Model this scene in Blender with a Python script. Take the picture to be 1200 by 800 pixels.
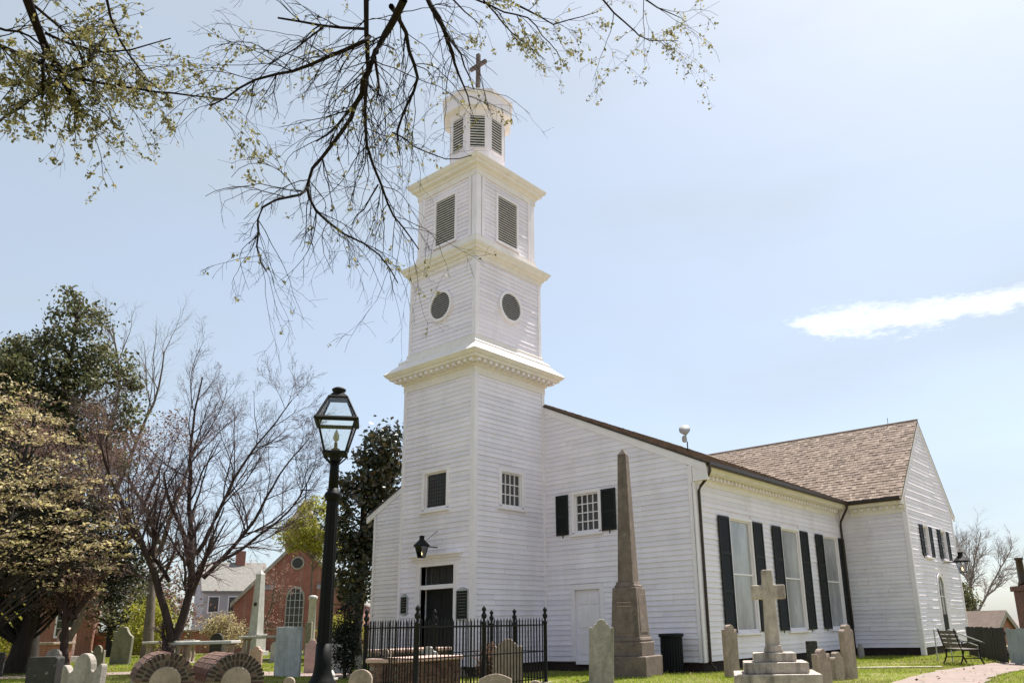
import bpy, bmesh, math, random
import numpy as np
from mathutils import Vector, Matrix
PI = math.pi
sc = bpy.context.scene
for o in list(bpy.data.objects): bpy.data.objects.remove(o)
COL = sc.collection

# ------------------------------------------------------------------ camera
CAM = Vector((-17.1896, -17.3851, 1.30))
cd = bpy.data.cameras.new('camera'); cam = bpy.data.objects.new('camera', cd); COL.objects.link(cam)
fw = Vector((0.75530533, 0.59571264, 0.27320378)); rt = Vector((0.62424822, -0.78088397, -0.02311664)); up = Vector((-0.19956958, -0.1880071, 0.96167838))
m = Matrix(((rt.x, up.x, -fw.x, CAM.x), (rt.y, up.y, -fw.y, CAM.y), (rt.z, up.z, -fw.z, CAM.z), (0, 0, 0, 1)))
cam.matrix_world = m
cd.sensor_width = 36; cd.sensor_fit = 'HORIZONTAL'
cd.lens = 928.69 / 1200 * 36
cd.shift_x = -66.78 / 1200; cd.shift_y = 71.86 / 1200
cd.clip_start = 0.1; cd.clip_end = 3000
sc.camera = cam

# ------------------------------------------------------------------ light
SUN_EL, SUN_AZ = math.radians(64), math.radians(-3.5)      # azimuth from +X towards +Y, direction TO the sun
sdir = Vector((math.cos(SUN_EL) * math.cos(SUN_AZ), math.cos(SUN_EL) * math.sin(SUN_AZ), math.sin(SUN_EL)))
w = bpy.data.worlds.new('World'); sc.world = w; w.use_nodes = True
nt = w.node_tree; N = nt.nodes; L = nt.links
bg = N['Background']; sky = N.new('ShaderNodeTexSky'); sky.sky_type = 'NISHITA'; sky.sun_disc = False
sky.sun_elevation = SUN_EL; sky.sun_rotation = math.atan2(sdir.x, sdir.y)
sky.altitude = 50; sky.air_density = 0.8; sky.dust_density = 1.7; sky.ozone_density = 1.0
bg.inputs['Strength'].default_value = 0.15
# one thin cloud streak and faint wisps, laid out in sky directions
tc = N.new('ShaderNodeTexCoord')
def wm(op, a, b=None, c=None):
    n = N.new('ShaderNodeMath'); n.operation = op
    for i, v in enumerate((a, b, c)):
        if v is None: continue
        if isinstance(v, (int, float)): n.inputs[i].default_value = v
        else: L.new(v, n.inputs[i])
    return n.outputs[0]
def wdot(vec):
    n = N.new('ShaderNodeVectorMath'); n.operation = 'DOT_PRODUCT'; L.new(tc.outputs['Generated'], n.inputs[0]); n.inputs[1].default_value = vec
    return n.outputs['Value']
cA, cE1, cE2 = (0.91857, 0.21159, 0.33386), (0.23751, -0.97063, -0.03833), (0.31594, 0.11450, -0.94184)
ca, cu, cv = wdot(cA), wdot(cE1), wdot(cE2)
nz = N.new('ShaderNodeTexNoise'); nz.inputs['Scale'].default_value = 1.0; nz.inputs['Detail'].default_value = 7; nz.inputs['Roughness'].default_value = .62
cmb = N.new('ShaderNodeCombineXYZ'); L.new(wm('MULTIPLY', cu, 26), cmb.inputs[0]); L.new(wm('MULTIPLY', cv, 75), cmb.inputs[1]); L.new(ca, cmb.inputs[2])
L.new(cmb.outputs[0], nz.inputs['Vector'])
nv = wm('SUBTRACT', nz.outputs['Fac'], .5)
# centre line of the streak bends slightly; half width shrinks along it
cl = wm('ADD', wm('MULTIPLY', wm('MULTIPLY', cu, cu), -.45), wm('MULTIPLY', nv, .010))
lend = wm('MINIMUM', wm('MAXIMUM', wm('MULTIPLY', wm('ADD', wm('ADD', cu, .145), wm('MULTIPLY', nv, .05)), 14), .0004), 1)
hw = wm('MULTIPLY', wm('MAXIMUM', wm('MULTIPLY_ADD', cu, -.035, .0125), .006), wm('SQRT', lend))
dist = wm('DIVIDE', wm('ABSOLUTE', wm('SUBTRACT', wm('ADD', cv, .0035), cl)), hw)
nz3 = N.new('ShaderNodeTexNoise'); nz3.inputs['Scale'].default_value = 3.4; nz3.inputs['Detail'].default_value = 8; nz3.inputs['Roughness'].default_value = .7; L.new(cmb.outputs[0], nz3.inputs['Vector'])
body = wm('SUBTRACT', 1.2, wm('ADD', wm('MULTIPLY', dist, .8), wm('ADD', wm('MULTIPLY', nv, -2.2), wm('MULTIPLY', wm('SUBTRACT', nz3.outputs['Fac'], .5), -1.6))))
endl = wm('MULTIPLY', lend, 3.0); endr = wm('MULTIPLY', wm('SUBTRACT', .30, cu), 12)
mask = wm('MINIMUM', wm('MINIMUM', wm('MULTIPLY', body, .8), endl), endr)
mask = wm('MINIMUM', wm('MAXIMUM', mask, 0), 1)
mask = wm('MULTIPLY', wm('MULTIPLY', mask, wm('MULTIPLY_ADD', nz3.outputs['Fac'], .7, .5)), wm('GREATER_THAN', ca, 0)); mask = wm('MINIMUM', mask, 1)
# faint wispy haze clouds all over the sky
nz2 = N.new('ShaderNodeTexNoise'); nz2.inputs['Scale'].default_value = 2.2; nz2.inputs['Detail'].default_value = 5
mp = N.new('ShaderNodeMapping'); mp.inputs['Scale'].default_value = (1, 1, 3.5); L.new(tc.outputs['Generated'], mp.inputs[0]); L.new(mp.outputs[0], nz2.inputs['Vector'])
veil = wm('ADD', wm('MULTIPLY', wm('MAXIMUM', wm('SUBTRACT', nz2.outputs['Fac'], .42), 0), .45), 0.62)
mxv = N.new('ShaderNodeMix'); mxv.data_type = 'RGBA'; mxv.inputs['B'].default_value = (1.87, 2.06, 2.05, 1)
L.new(veil, mxv.inputs['Factor']); L.new(sky.outputs[0], mxv.inputs['A'])
mxc = N.new('ShaderNodeMix'); mxc.data_type = 'RGBA'; mxc.inputs['B'].default_value = (4.6, 4.65, 4.7, 1)
L.new(mask, mxc.inputs['Factor']); L.new(mxv.outputs['Result'], mxc.inputs['A']); L.new(mxc.outputs['Result'], bg.inputs['Color'])
sl = bpy.data.lights.new('sun', 'SUN'); sl.energy = 5.0; sl.angle = math.radians(.53); sl.color = (1, .95, .87)
so = bpy.data.objects.new('sun', sl); COL.objects.link(so); so.rotation_euler = sdir.to_track_quat('Z', 'Y').to_euler(); so.location = (0, 0, 60)
sc.view_settings.view_transform = 'Standard'; sc.view_settings.look = 'None'; sc.view_settings.gamma = 1
sc.view_settings.exposure = 1.03
sc.render.resolution_x = 1024; sc.render.resolution_y = 682

# ------------------------------------------------------------------ materials
def new_mat(name):
    m = bpy.data.materials.new(name); m.use_nodes = True
    return m, m.node_tree.nodes, m.node_tree.links, m.node_tree.nodes['Principled BSDF']
def ramp(N, L, fac, stops):
    r = N.new('ShaderNodeValToRGB'); e = r.color_ramp.elements
    while len(e) < len(stops): e.new(.5)
    for i, (p, c) in enumerate(stops): e[i].position = p; e[i].color = (*c, 1)
    L.new(fac, r.inputs[0]); return r.outputs[0]
def noise(N, L, vec, scale, detail=5, rough=.6):
    n = N.new('ShaderNodeTexNoise'); n.inputs['Scale'].default_value = scale; n.inputs['Detail'].default_value = detail; n.inputs['Roughness'].default_value = rough
    L.new(vec, n.inputs['Vector']); return n.outputs['Fac']
def mapping(N, L, vec, s):
    mp = N.new('ShaderNodeMapping'); mp.inputs['Scale'].default_value = s; L.new(vec, mp.inputs[0]); return mp.outputs[0]
def mixc(N, L, f, a, b, mode='MIX'):
    mx = N.new('ShaderNodeMix'); mx.data_type = 'RGBA'; mx.blend_type = mode
    for s, v in (('Factor', f), ('A', a), ('B', b)):
        if hasattr(v, 'links'): L.new(v, mx.inputs[s])
        elif s == 'Factor': mx.inputs[s].default_value = v
        else: mx.inputs[s].default_value = (*v, 1)
    return mx.outputs['Result']
def bump(N, L, b, h, strength, dist=.02):
    bn = N.new('ShaderNodeBump'); bn.inputs['Strength'].default_value = strength; bn.inputs['Distance'].default_value = dist
    L.new(h, bn.inputs['Height']); L.new(bn.outputs[0], b.inputs['Normal'])
def mat(name, col, rough=.7, var=.25, scale=6, bmp=.2, metal=0, streak=None, streak_amt=.5, spec=.4, stretch=(1, 1, 1)):
    m, N, L, b = new_mat(name)
    g = N.new('ShaderNodeNewGeometry'); v = mapping(N, L, g.outputs['Position'], stretch)
    f = noise(N, L, v, scale)
    lo = tuple(max(0, c * (1 - var)) for c in col); hi = tuple(min(1, c * (1 + var)) for c in col)
    c = ramp(N, L, f, [(.3, lo), (.7, hi)])
    if streak:
        f2 = noise(N, L, mapping(N, L, g.outputs['Position'], (1, 1, .25)), scale * .6, 6, .7)
        fr = ramp(N, L, f2, [(.48, (0, 0, 0)), (.68, (streak_amt,) * 3)])
        c = mixc(N, L, fr, c, streak)
    if name.split('_')[-1] in ('stone', 'granite', 'marble', 'sandstone'):
        sp = ramp(N, L, noise(N, L, g.outputs['Position'], 28, 4, .7), [(.56, (0, 0, 0)), (.66, (.55, .55, .55))]); c = mixc(N, L, sp, c, tuple(x * .35 for x in col))
        li = ramp(N, L, noise(N, L, g.outputs['Position'], 11, 5, .7), [(.62, (0, 0, 0)), (.70, (.45, .45, .45))]); c = mixc(N, L, li, c, (.43, .39, .35))
    L.new(c, b.inputs['Base Color'])
    b.inputs['Roughness'].default_value = rough; b.inputs['Metallic'].default_value = metal; b.inputs['Specular IOR Level'].default_value = spec
    if bmp: bump(N, L, b, noise(N, L, v, scale * 6, 6, .65), bmp)
    return m
M = {}
def board_mat(*a, **k):
    m = mat(*a, **k); N, L = m.node_tree.nodes, m.node_tree.links; b = N['Principled BSDF']; oi = N.new('ShaderNodeObjectInfo')
    src = b.inputs['Base Color'].links[0].from_socket; t = ramp(N, L, oi.outputs['Random'], [(.0, (.90, .90, .91)), (.5, (.97, .97, .965)), (1., (1, 1, 1))])
    L.new(mixc(N, L, 1.0, src, t, 'MULTIPLY'), b.inputs['Base Color']); return m
M['paint'] = board_mat('white_paint', (.86, .80, .885), .6, .05, 1.1, .08, streak=(.66, .60, .60), streak_amt=.42)
M['trim'] = mat('white_trim', (.835, .775, .82), .55, .05, 2.5, .05, streak=(.66, .57, .53), streak_amt=.28)
M['black_paint'] = mat('black_paint', (.010, .011, .011), .6, .2, 12, .05, spec=.25)
M['iron'] = mat('black_iron', (.008, .008, .009), .6, .3, 30, .15, spec=.2)
M['iron_gloss'] = mat('black_iron_gloss', (.005, .005, .005), .55, .3, 30, .1, spec=.12)
M['gutter'] = mat('brown_gutter', (.035, .022, .017), .4, .25, 6, .05)
M['sandstone'] = mat('brown_sandstone', (.165, .125, .104), .85, .28, 5, .35, streak=(.07, .056, .05), streak_amt=.7)
M['granite'] = mat('pale_granite', (.43, .365, .31), .85, .22, 6, .4, streak=(.10, .08, .065), streak_amt=.9)
M['stone_grey'] = mat('weathered_grey_stone', (.32, .285, .255), .9, .22, 8, .4, streak=(.14, .13, .10), streak_amt=.65)
M['stone_tan'] = mat('tan_stone', (.34, .265, .22), .9, .2, 8, .4, streak=(.15, .12, .09), streak_amt=.5)
M['stone_pink'] = mat('pinkish_stone', (.50, .34, .29), .9, .15, 6, .3, streak=(.30, .2, .17), streak_amt=.4)
M['marble'] = mat('pale_marble', (.46, .445, .42), .7, .12, 5, .2, streak=(.27, .26, .23), streak_amt=.6)
M['marble_grey'] = mat('grey_marble', (.40, .41, .42), .8, .15, 5, .25, streak=(.20, .20, .19), streak_amt=.6)
M['stone_green'] = mat('mossy_stone', (.22, .205, .16), .92, .25, 7, .4, streak=(.10, .105, .06), streak_amt=.6)
M['stone_dark'] = mat('blackened_stone', (.035, .033, .03), .9, .3, 7, .4)
M['brick'] = mat('old_brick', (.26, .105, .07), .9, .35, 7, .4, streak=(.10, .05, .04), streak_amt=.5)
M['brick_dark'] = mat('dark_brick', (.10, .047, .037), .9, .45, 9, .4, streak=(.03, .02, .018), streak_amt=.6)
M['brick_black'] = mat('shaded_brick', (.045, .026, .022), .92, .5, 9, .5)  # vault end bricks: the shade on the front is put into this colour
M['mortar'] = mat('mortar', (.25, .21, .175), .95, .2, 15, .3)
M['wood_dark'] = mat('dark_wood', (.045, .032, .024), .7, .3, 10, .2, stretch=(1, 1, .2))
M['wood_bench'] = mat('bench_wood', (.11, .085, .07), .45, .25, 9, .15, stretch=(.2, 1, 1), spec=.5)
M['bark_black'] = mat('dark_bark', (.022, .016, .014), .95, .35, 20, .5, stretch=(1, 1, .3), spec=.1)
M['cream'] = mat('cream_cornice_paint', (.80, .735, .70), .6, .06, 2.5, .05, streak=(.64, .57, .50), streak_amt=.3)  # cornice trim tinted warm: light bounced from the ground put into colour
M['vault_brick'] = mat('vault_brick', (.15, .085, .065), .92, .4, 9, .5, streak=(.05, .035, .03), streak_amt=.6)
M['bark'] = mat('bark', (.03, .023, .019), .95, .35, 9, .6, stretch=(1, 1, .3))
M['twig_purple'] = mat('purple_twig', (.105, .066, .066), .9, .3, 9, .2)
M['bark_hazed'] = mat('hazed_bark', (.22, .185, .165), .95, .2, 9, .3)  # bark of the far trees lightened, distance haze put into the colour
M['bark_red'] = mat('red_brown_bark', (.045, .028, .025), .95, .35, 9, .5, stretch=(1, 1, .3))
M['bark_grey'] = mat('grey_bark', (.13, .105, .085), .95, .3, 9, .5, stretch=(1, 1, .3))
M['roof_grey'] = mat('grey_shingle', (.20, .19, .175), .9, .2, 5, .3)
M['roof_brown'] = mat('brown_shingle', (.17, .125, .105), .9, .2, 4, .3)
M['roof_tan'] = mat('tan_shingle', (.26, .21, .17), .9, .2, 4, .3)
M['cross_wood'] = mat('brown_cross', (.12, .09, .078), .8, .2, 8, .2)
M['white_wall'] = mat('pale_render', (.40, .385, .41), .8, .08, 2, .1)
M['dark'] = mat('dark_interior', (.012, .012, .013), .8, .1, 3, 0)
M['foundation'] = mat('sooty_foundation', (.035, .022, .02), .95, .4, 9, .4)  # foundation brick in one very dark brown tone
M['slate_panel'] = mat('grey_green_board', (.27, .32, .31), .7, .12, 3, .1)
M['fence_dark'] = mat('dark_board', (.03, .027, .026), .8, .3, 6, .2)
M['stone_path'] = mat('pale_kerb', (.42, .37, .30), .95, .2, 6, .4)
M['louvre'] = mat('louvre_grey', (.54, .51, .48), .7, .15, 6, .1)
def glass_mat(name, col, rough=.06, spec=.7):
    m, N, L, b = new_mat(name); b.inputs['Base Color'].default_value = (*col, 1); b.inputs['Roughness'].default_value = rough; b.inputs['Specular IOR Level'].default_value = spec
    g = N.new('ShaderNodeNewGeometry'); bump(N, L, b, noise(N, L, g.outputs['Position'], 3, 2), .06)
    return m
M['glass_dark'] = glass_mat('dark_glass', (.045, .045, .045), .12)
M['glass_pale'] = mat('window_blind', (.34, .335, .35), .10, .4, 1.0, .03, streak=(.13, .13, .13), streak_amt=.7, spec=.9, stretch=(1, 1, .4))  # pale grey mixes a blind's tone with sky reflection put into colour
def clear_glass():
    m, N, L, b = new_mat('clear_glass'); out = N['Material Output']; N.remove(b)
    t = N.new('ShaderNodeBsdfTransparent'); t.inputs[0].default_value = (.985, .99, .985, 1)
    gl = N.new('ShaderNodeBsdfGlossy'); gl.inputs['Roughness'].default_value = .03; gl.inputs['Color'].default_value = (.9, .92, .95, 1)
    fr = N.new('ShaderNodeFresnel'); fr.inputs[0].default_value = 1.45
    mx = N.new('ShaderNodeMixShader'); L.new(fr.outputs[0], mx.inputs[0]); L.new(t.outputs[0], mx.inputs[1]); L.new(gl.outputs[0], mx.inputs[2]); L.new(mx.outputs[0], out.inputs[0])
    return m
M['glass_clear'] = clear_glass()
def glow():
    m, N, L, b = new_mat('gas_flame'); b.inputs['Base Color'].default_value = (.9, .75, .5, 1)
    b.inputs['Emission Color'].default_value = (1, .72, .38, 1); b.inputs['Emission Strength'].default_value = 2.0
    return m
M['flame'] = glow()
def island_mat(name, cols, rough=.6, transl=.0, bmp=0, spec=.3, big=None):
    m, N, L, b = new_mat(name); g = N.new('ShaderNodeNewGeometry')
    n = len(cols); c = ramp(N, L, g.outputs['Random Per Island'], [((i + .5) / n, k) for i, k in enumerate(cols)])
    if big:
        c = mixc(N, L, ramp(N, L, noise(N, L, g.outputs['Position'], big[0], 3), [(.42, (0, 0, 0)), (.62, (1, 1, 1))]), c, mixc(N, L, .5, c, big[1]))
    L.new(c, b.inputs['Base Color']); b.inputs['Roughness'].default_value = rough; b.inputs['Specular IOR Level'].default_value = spec
    if bmp: bump(N, L, b, noise(N, L, g.outputs['Position'], 30), bmp)
    if transl:
        out = N['Material Output']; t = N.new('ShaderNodeBsdfTranslucent'); L.new(c, t.inputs[0])
        mx = N.new('ShaderNodeMixShader'); mx.inputs[0].default_value = transl; L.new(b.outputs[0], mx.inputs[1]); L.new(t.outputs[0], mx.inputs[2]); L.new(mx.outputs[0], out.inputs[0])
    return m
M['shingle'] = island_mat('cedar_shingle', [(.12, .088, .07), (.22, .168, .138), (.16, .12, .096), (.26, .205, .17), (.135, .10, .084), (.19, .145, .12)], .9, bmp=.3)
M['leaf_ever'] = island_mat('evergreen_leaf', [(.045, .055, .022), (.11, .12, .045), (.07, .08, .03), (.18, .175, .075), (.085, .07, .04)], .5, .45, spec=.4)
M['leaf_magn'] = island_mat('magnolia_leaf', [(.018, .028, .012), (.04, .05, .02), (.028, .036, .016), (.11, .08, .035)], .28, .12, spec=.55)
M['leaf_dark'] = island_mat('holly_leaf', [(.012, .018, .010), (.03, .034, .016), (.02, .022, .012)], .45, .1)
M['leaf_blossom'] = island_mat('cream_blossom', [(.58, .50, .25), (.17, .10, .075), (.70, .62, .38), (.12, .075, .06), (.46, .40, .17), (.22, .15, .10), (.34, .32, .12), (.20, .13, .10)], .7, .5)
M['leaf_purple'] = island_mat('purple_bud', [(.20, .11, .095), (.15, .09, .075), (.25, .15, .12), (.18, .14, .07)], .7, .4)
M['leaf_spring'] = island_mat('spring_leaf', [(.28, .28, .035), (.38, .36, .05), (.20, .22, .03), (.42, .38, .07)], .6, .5)
M['leaf_dry'] = island_mat('dry_leaf', [(.20, .12, .06), (.14, .08, .045), (.26, .17, .09)], .8, .1)
M['leaf_elm'] = island_mat('young_elm_leaf', [(.17, .155, .055), (.24, .21, .08), (.12, .12, .045), (.30, .26, .12)], .6, .45)
M['leaf_pink'] = island_mat('redbud_blossom', [(.40, .20, .17), (.33, .17, .14), (.45, .26, .2)], .7, .3)
M['grass_blade'] = island_mat('grass_blade', [(.22, .32, .02), (.28, .37, .03), (.31, .37, .045), (.24, .31, .03), (.34, .34, .09)], .6, .5, big=(.35, (.24, .20, .09)))
def ground_mat():
    m, N, L, b = new_mat('lawn'); g = N.new('ShaderNodeNewGeometry'); p = g.outputs['Position']
    c = ramp(N, L, noise(N, L, p, 4, 6, .7), [(.3, (.125, .135, .03)), (.5, (.165, .172, .044)), (.7, (.205, .20, .07))])
    d = ramp(N, L, noise(N, L, p, .55, 5, .6), [(.50, (0, 0, 0)), (.72, (.8, .8, .8))])
    c = mixc(N, L, d, c, (.27, .225, .17))
    # beyond the churchyard the town: paving, earth and roofs rather than lawn
    ds = N.new('ShaderNodeVectorMath'); ds.operation = 'LENGTH'; L.new(p, ds.inputs[0])
    c = mixc(N, L, ramp(N, L, wmath(N, L, 'MULTIPLY', ds.outputs['Value'], .01), [(.40, (0, 0, 0)), (.55, (1, 1, 1))]), c, (.20, .175, .165))
    L.new(c, b.inputs['Base Color']); b.inputs['Roughness'].default_value = .95; b.inputs['Specular IOR Level'].default_value = .1
    bump(N, L, b, noise(N, L, p, 40, 4), .6, .04); return m
def wmath(N, L, op, a, bv):
    n = N.new('ShaderNodeMath'); n.operation = op; L.new(a, n.inputs[0]); n.inputs[1].default_value = bv; return n.outputs[0]
M['lawn'] = ground_mat()
def brick_mat(name, c1, c2, mort, sc_=1.0, bw=.21, rh=.07, mode='xy'):
    m, N, L, b = new_mat(name); g = N.new('ShaderNodeNewGeometry')
    bt = N.new('ShaderNodeTexBrick'); bt.inputs['Scale'].default_value = sc_; bt.inputs['Brick Width'].default_value = bw; bt.inputs['Row Height'].default_value = rh; bt.inputs['Mortar Size'].default_value = .008
    bt.inputs['Color1'].default_value = (*c1, 1); bt.inputs['Color2'].default_value = (*c2, 1); bt.inputs['Mortar'].default_value = (*mort, 1); bt.inputs['Bias'].default_value = -.2
    if mode == 'xy': vec = g.outputs['Position']
    else:
        s = N.new('ShaderNodeSeparateXYZ'); L.new(g.outputs['Position'], s.inputs[0]); a = N.new('ShaderNodeMath'); a.operation = 'ADD'; L.new(s.outputs[0], a.inputs[0]); L.new(s.outputs[1], a.inputs[1])
        cb = N.new('ShaderNodeCombineXYZ'); L.new(a.outputs[0], cb.inputs[0]); L.new(s.outputs[2], cb.inputs[1]); vec = cb.outputs[0]
    L.new(vec, bt.inputs['Vector'])
    c = mixc(N, L, ramp(N, L, noise(N, L, g.outputs['Position'], 1.7, 5), [(.4, (0, 0, 0)), (.75, (.6, .6, .6))]), bt.outputs['Color'], tuple(x * .55 for x in c1))
    L.new(c, b.inputs['Base Color']); b.inputs['Roughness'].default_value = .9
    bump(N, L, b, bt.outputs['Fac'], -.4, .01); return m
M['brick_wall'] = brick_mat('brick_wall', (.33, .115, .075), (.27, .085, .06), (.33, .25, .2), mode='xz')
M['brick_far'] = brick_mat('brick_far', (.29, .10, .074), (.24, .08, .062), (.28, .18, .14), mode='xz')
M['brick_path'] = brick_mat('brick_paving', (.26, .185, .16), (.185, .15, .135), (.20, .18, .155), bw=.2, rh=.1)

# ------------------------------------------------------------------ mesh helpers
def link(o, parent=None):
    COL.objects.link(o)
    if parent is not None: o.parent = parent
    return o
def tag(o, label=None, cat=None, group=None, kind=None):
    for k, v in (('label', label), ('category', cat), ('group', group), ('kind', kind)):
        if v: o[k] = v
    return o
def empty(name, loc=(0, 0, 0), rz=0, label=None, cat=None, group=None):
    o = bpy.data.objects.new(name, None); o.location = loc; o.rotation_euler = (0, 0, rz); o.empty_display_size = .1
    link(o); return tag(o, label, cat, group)
class MB:
    def __init__(s): s.v = []; s.f = []
    def add(s, vs, fs):
        k = len(s.v); s.v += [tuple(v) for v in vs]; s.f += [tuple(i + k for i in f) for f in fs]; return s
    def box(s, x0, x1, y0, y1, z0, z1):
        return s.add([(x0, y0, z0), (x1, y0, z0), (x1, y1, z0), (x0, y1, z0), (x0, y0, z1), (x1, y0, z1), (x1, y1, z1), (x0, y1, z1)],
                     [(0, 3, 2, 1), (4, 5, 6, 7), (0, 1, 5, 4), (1, 2, 6, 5), (2, 3, 7, 6), (3, 0, 4, 7)])
    def hexa(s, p):          # eight points: bottom ring, top ring
        return s.add(p, [(0, 3, 2, 1), (4, 5, 6, 7), (0, 1, 5, 4), (1, 2, 6, 5), (2, 3, 7, 6), (3, 0, 4, 7)])
    def prism(s, poly, fn):  # poly of (a,b); fn(a,b,k) with k 0/1 gives the two end faces
        n = len(poly); vs = [fn(a, b, 0) for a, b in poly] + [fn(a, b, 1) for a, b in poly]
        return s.add(vs, [tuple(range(n - 1, -1, -1)), tuple(range(n, 2 * n))] + [(i, (i + 1) % n, n + (i + 1) % n, n + i) for i in range(n)])
    def lathe(s, prof, n=16, c=(0, 0, 0), a0=0., flute=0.):
        vs = []
        for r, z in prof:
            for i in range(n):
                a = a0 + 2 * PI * i / n; rr = r * (1 - flute * (i % 2)); vs.append((c[0] + rr * math.cos(a), c[1] + rr * math.sin(a), c[2] + z))
        k = len(prof); fs = [(j * n + i, j * n + (i + 1) % n, (j + 1) * n + (i + 1) % n, (j + 1) * n + i) for j in range(k - 1) for i in range(n)]
        fs += [tuple(range(n - 1, -1, -1)), tuple(range((k - 1) * n, k * n))]
        return s.add(vs, fs)
    def tube(s, pts, rad, n=6):
        pts = [Vector(p) for p in pts]; R_ = rad if isinstance(rad, (list, tuple)) else [rad] * len(pts); vs = []
        for i, p in enumerate(pts):
            d = (pts[min(i + 1, len(pts) - 1)] - pts[max(i - 1, 0)]).normalized()
            ref = Vector((0, 0, 1)) if abs(d.z) < .9 else Vector((1, 0, 0)); a = d.cross(ref).normalized(); b = d.cross(a)
            for k in range(n):
                t = 2 * PI * k / n; vs.append(p + a * (R_[i] * math.cos(t)) + b * (R_[i] * math.sin(t)))
        K = len(pts); fs = [(j * n + i, j * n + (i + 1) % n, (j + 1) * n + (i + 1) % n, (j + 1) * n + i) for j in range(K - 1) for i in range(n)]
        fs += [tuple(range(n - 1, -1, -1)), tuple(range((K - 1) * n, K * n))]
        return s.add(vs, fs)
    def mesh(s, name):
        me = bpy.data.meshes.new(name); me.from_pydata(s.v, [], s.f)
        bm = bmesh.new(); bm.from_mesh(me); bmesh.ops.recalc_face_normals(bm, faces=bm.faces); bm.to_mesh(me); bm.free(); return me
    def build(s, name, mt, parent=None, smooth=False, bevel=0, loc=None):
        me = s.mesh(name); me.materials.append(M[mt])
        if smooth: me.shade_smooth()
        o = bpy.data.objects.new(name, me); link(o, parent)
        if loc is not None: o.location = loc
        if bevel:
            b = o.modifiers.new('bevel', 'BEVEL'); b.width = bevel; b.segments = 2; b.limit_method = 'ANGLE'; b.angle_limit = .6
        return o
def inst(name, me, parent, loc=(0, 0, 0), rz=0):
    o = bpy.data.objects.new(name, me); o.location = loc; o.rotation_euler = (0, 0, rz); return link(o, parent)
def np_obj(name, V, F, mt, parent=None, smooth=False):
    V = np.asarray(V, np.float32); F = np.asarray(F, np.int32); k = F.shape[1]
    me = bpy.data.meshes.new(name); me.vertices.add(len(V)); me.vertices.foreach_set('co', V.ravel())
    me.loops.add(F.size); me.loops.foreach_set('vertex_index', F.ravel()); me.polygons.add(len(F))
    me.polygons.foreach_set('loop_start', np.arange(0, F.size, k, dtype=np.int32)); me.polygons.foreach_set('loop_total', np.full(len(F), k, np.int32))
    me.update(calc_edges=True); me.validate(); me.materials.append(M[mt])
    if smooth: me.shade_smooth()
    return link(bpy.data.objects.new(name, me), parent)
class Frame:                 # a wall: a runs along it, z is height, d is the distance in front of it
    def __init__(s, o, u, n): s.o = Vector(o); s.u = Vector(u); s.n = Vector(n)
    def P(s, a, z, d=0): return s.o + s.u * a + s.n * d + Vector((0, 0, z))
    def box(s, mb, a0, a1, z0, z1, d0, d1):
        P = s.P; return mb.hexa([P(a0, z0, d0), P(a1, z0, d0), P(a1, z0, d1), P(a0, z0, d1), P(a0, z1, d0), P(a1, z1, d0), P(a1, z1, d1), P(a0, z1, d1)])
def smooth01(t): t = min(1, max(0, t)); return t * t * (3 - 2 * t)
def terrain(x, y):
    dx, dy = x - CAM.x, y - CAM.y; l = -(dx * .6244 - dy * .7811); d = math.hypot(dx, dy)
    h = .32 * smooth01((l - 5) / 8) * smooth01((d - 14) / 10)
    h += .14 * math.exp(-((x + .1) ** 2 + (y + 5.7) ** 2) / 4.5)
    h -= 5.0 * smooth01((x - 27) / 25) * smooth01((2 - y) / 8)
    return h

# ------------------------------------------------------------------ ground and paths
def ground():
    xs = [-1500, -700, -300, -120, -60] + [i * .75 for i in range(-52, 92)] + [90, 130, 200, 400, 800, 1500]
    ys = [-1500, -700, -300, -120, -60] + [i * .75 for i in range(-52, 100)] + [95, 130, 200, 400, 800, 1500]
    rng = random.Random(5); v = []; f = []
    for y in ys:
        for x in xs:
            near = abs(x) < 50 and abs(y) < 60
            v.append((x, y, terrain(x, y) + (rng.uniform(-.015, .015) if near and not (0 < x < 24 and -9 < y < 13) else 0)))
    nx = len(xs)
    for j in range(len(ys) - 1):
        for i in range(nx - 1): f.append((j * nx + i, j * nx + i + 1, (j + 1) * nx + i + 1, (j + 1) * nx + i))
    o = np_obj('ground', v, f, 'lawn', smooth=True); tag(o, kind='structure')
ground()
def ribbon(name, left, right, mt, h=.03):
    mb = MB(); n = len(left); jr = random.Random(n)
    left = [(x + jr.uniform(-.09, .09), y + jr.uniform(-.09, .09)) for x, y in left]; right = [(x + jr.uniform(-.09, .09), y + jr.uniform(-.09, .09)) for x, y in right]
    vs = []
    for (a, b) in zip(left, right):
        for t in (0, .25, .5, .75, 1):
            x = a[0] + (b[0] - a[0]) * t; y = a[1] + (b[1] - a[1]) * t; vs.append((x, y, terrain(x, y) + h))
    fs = [(j * 5 + i, j * 5 + i + 1, j * 5 + i + 6, j * 5 + i + 5) for j in range(n - 1) for i in range(4)]
    lo = len(vs)
    for idx in ([j * 5 for j in range(n)], [j * 5 + 4 for j in range(n)]):
        k = len(vs)
        for i in idx: vs.append((vs[i][0], vs[i][1], vs[i][2] - h - .1))
        fs += [(idx[j], idx[j + 1], k + j + 1, k + j) for j in range(n - 1)]
    mb.add(vs, fs); o = mb.build(name, mt); tag(o, kind='structure'); return o
def dense(pts, k=8):
    out = []
    for i in range(len(pts) - 1):
        for j in range(k):
            t = j / k; out.append((pts[i][0] + (pts[i + 1][0] - pts[i][0]) * t, pts[i][1] + (pts[i + 1][1] - pts[i][1]) * t))
    return out + [pts[-1]]
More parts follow.
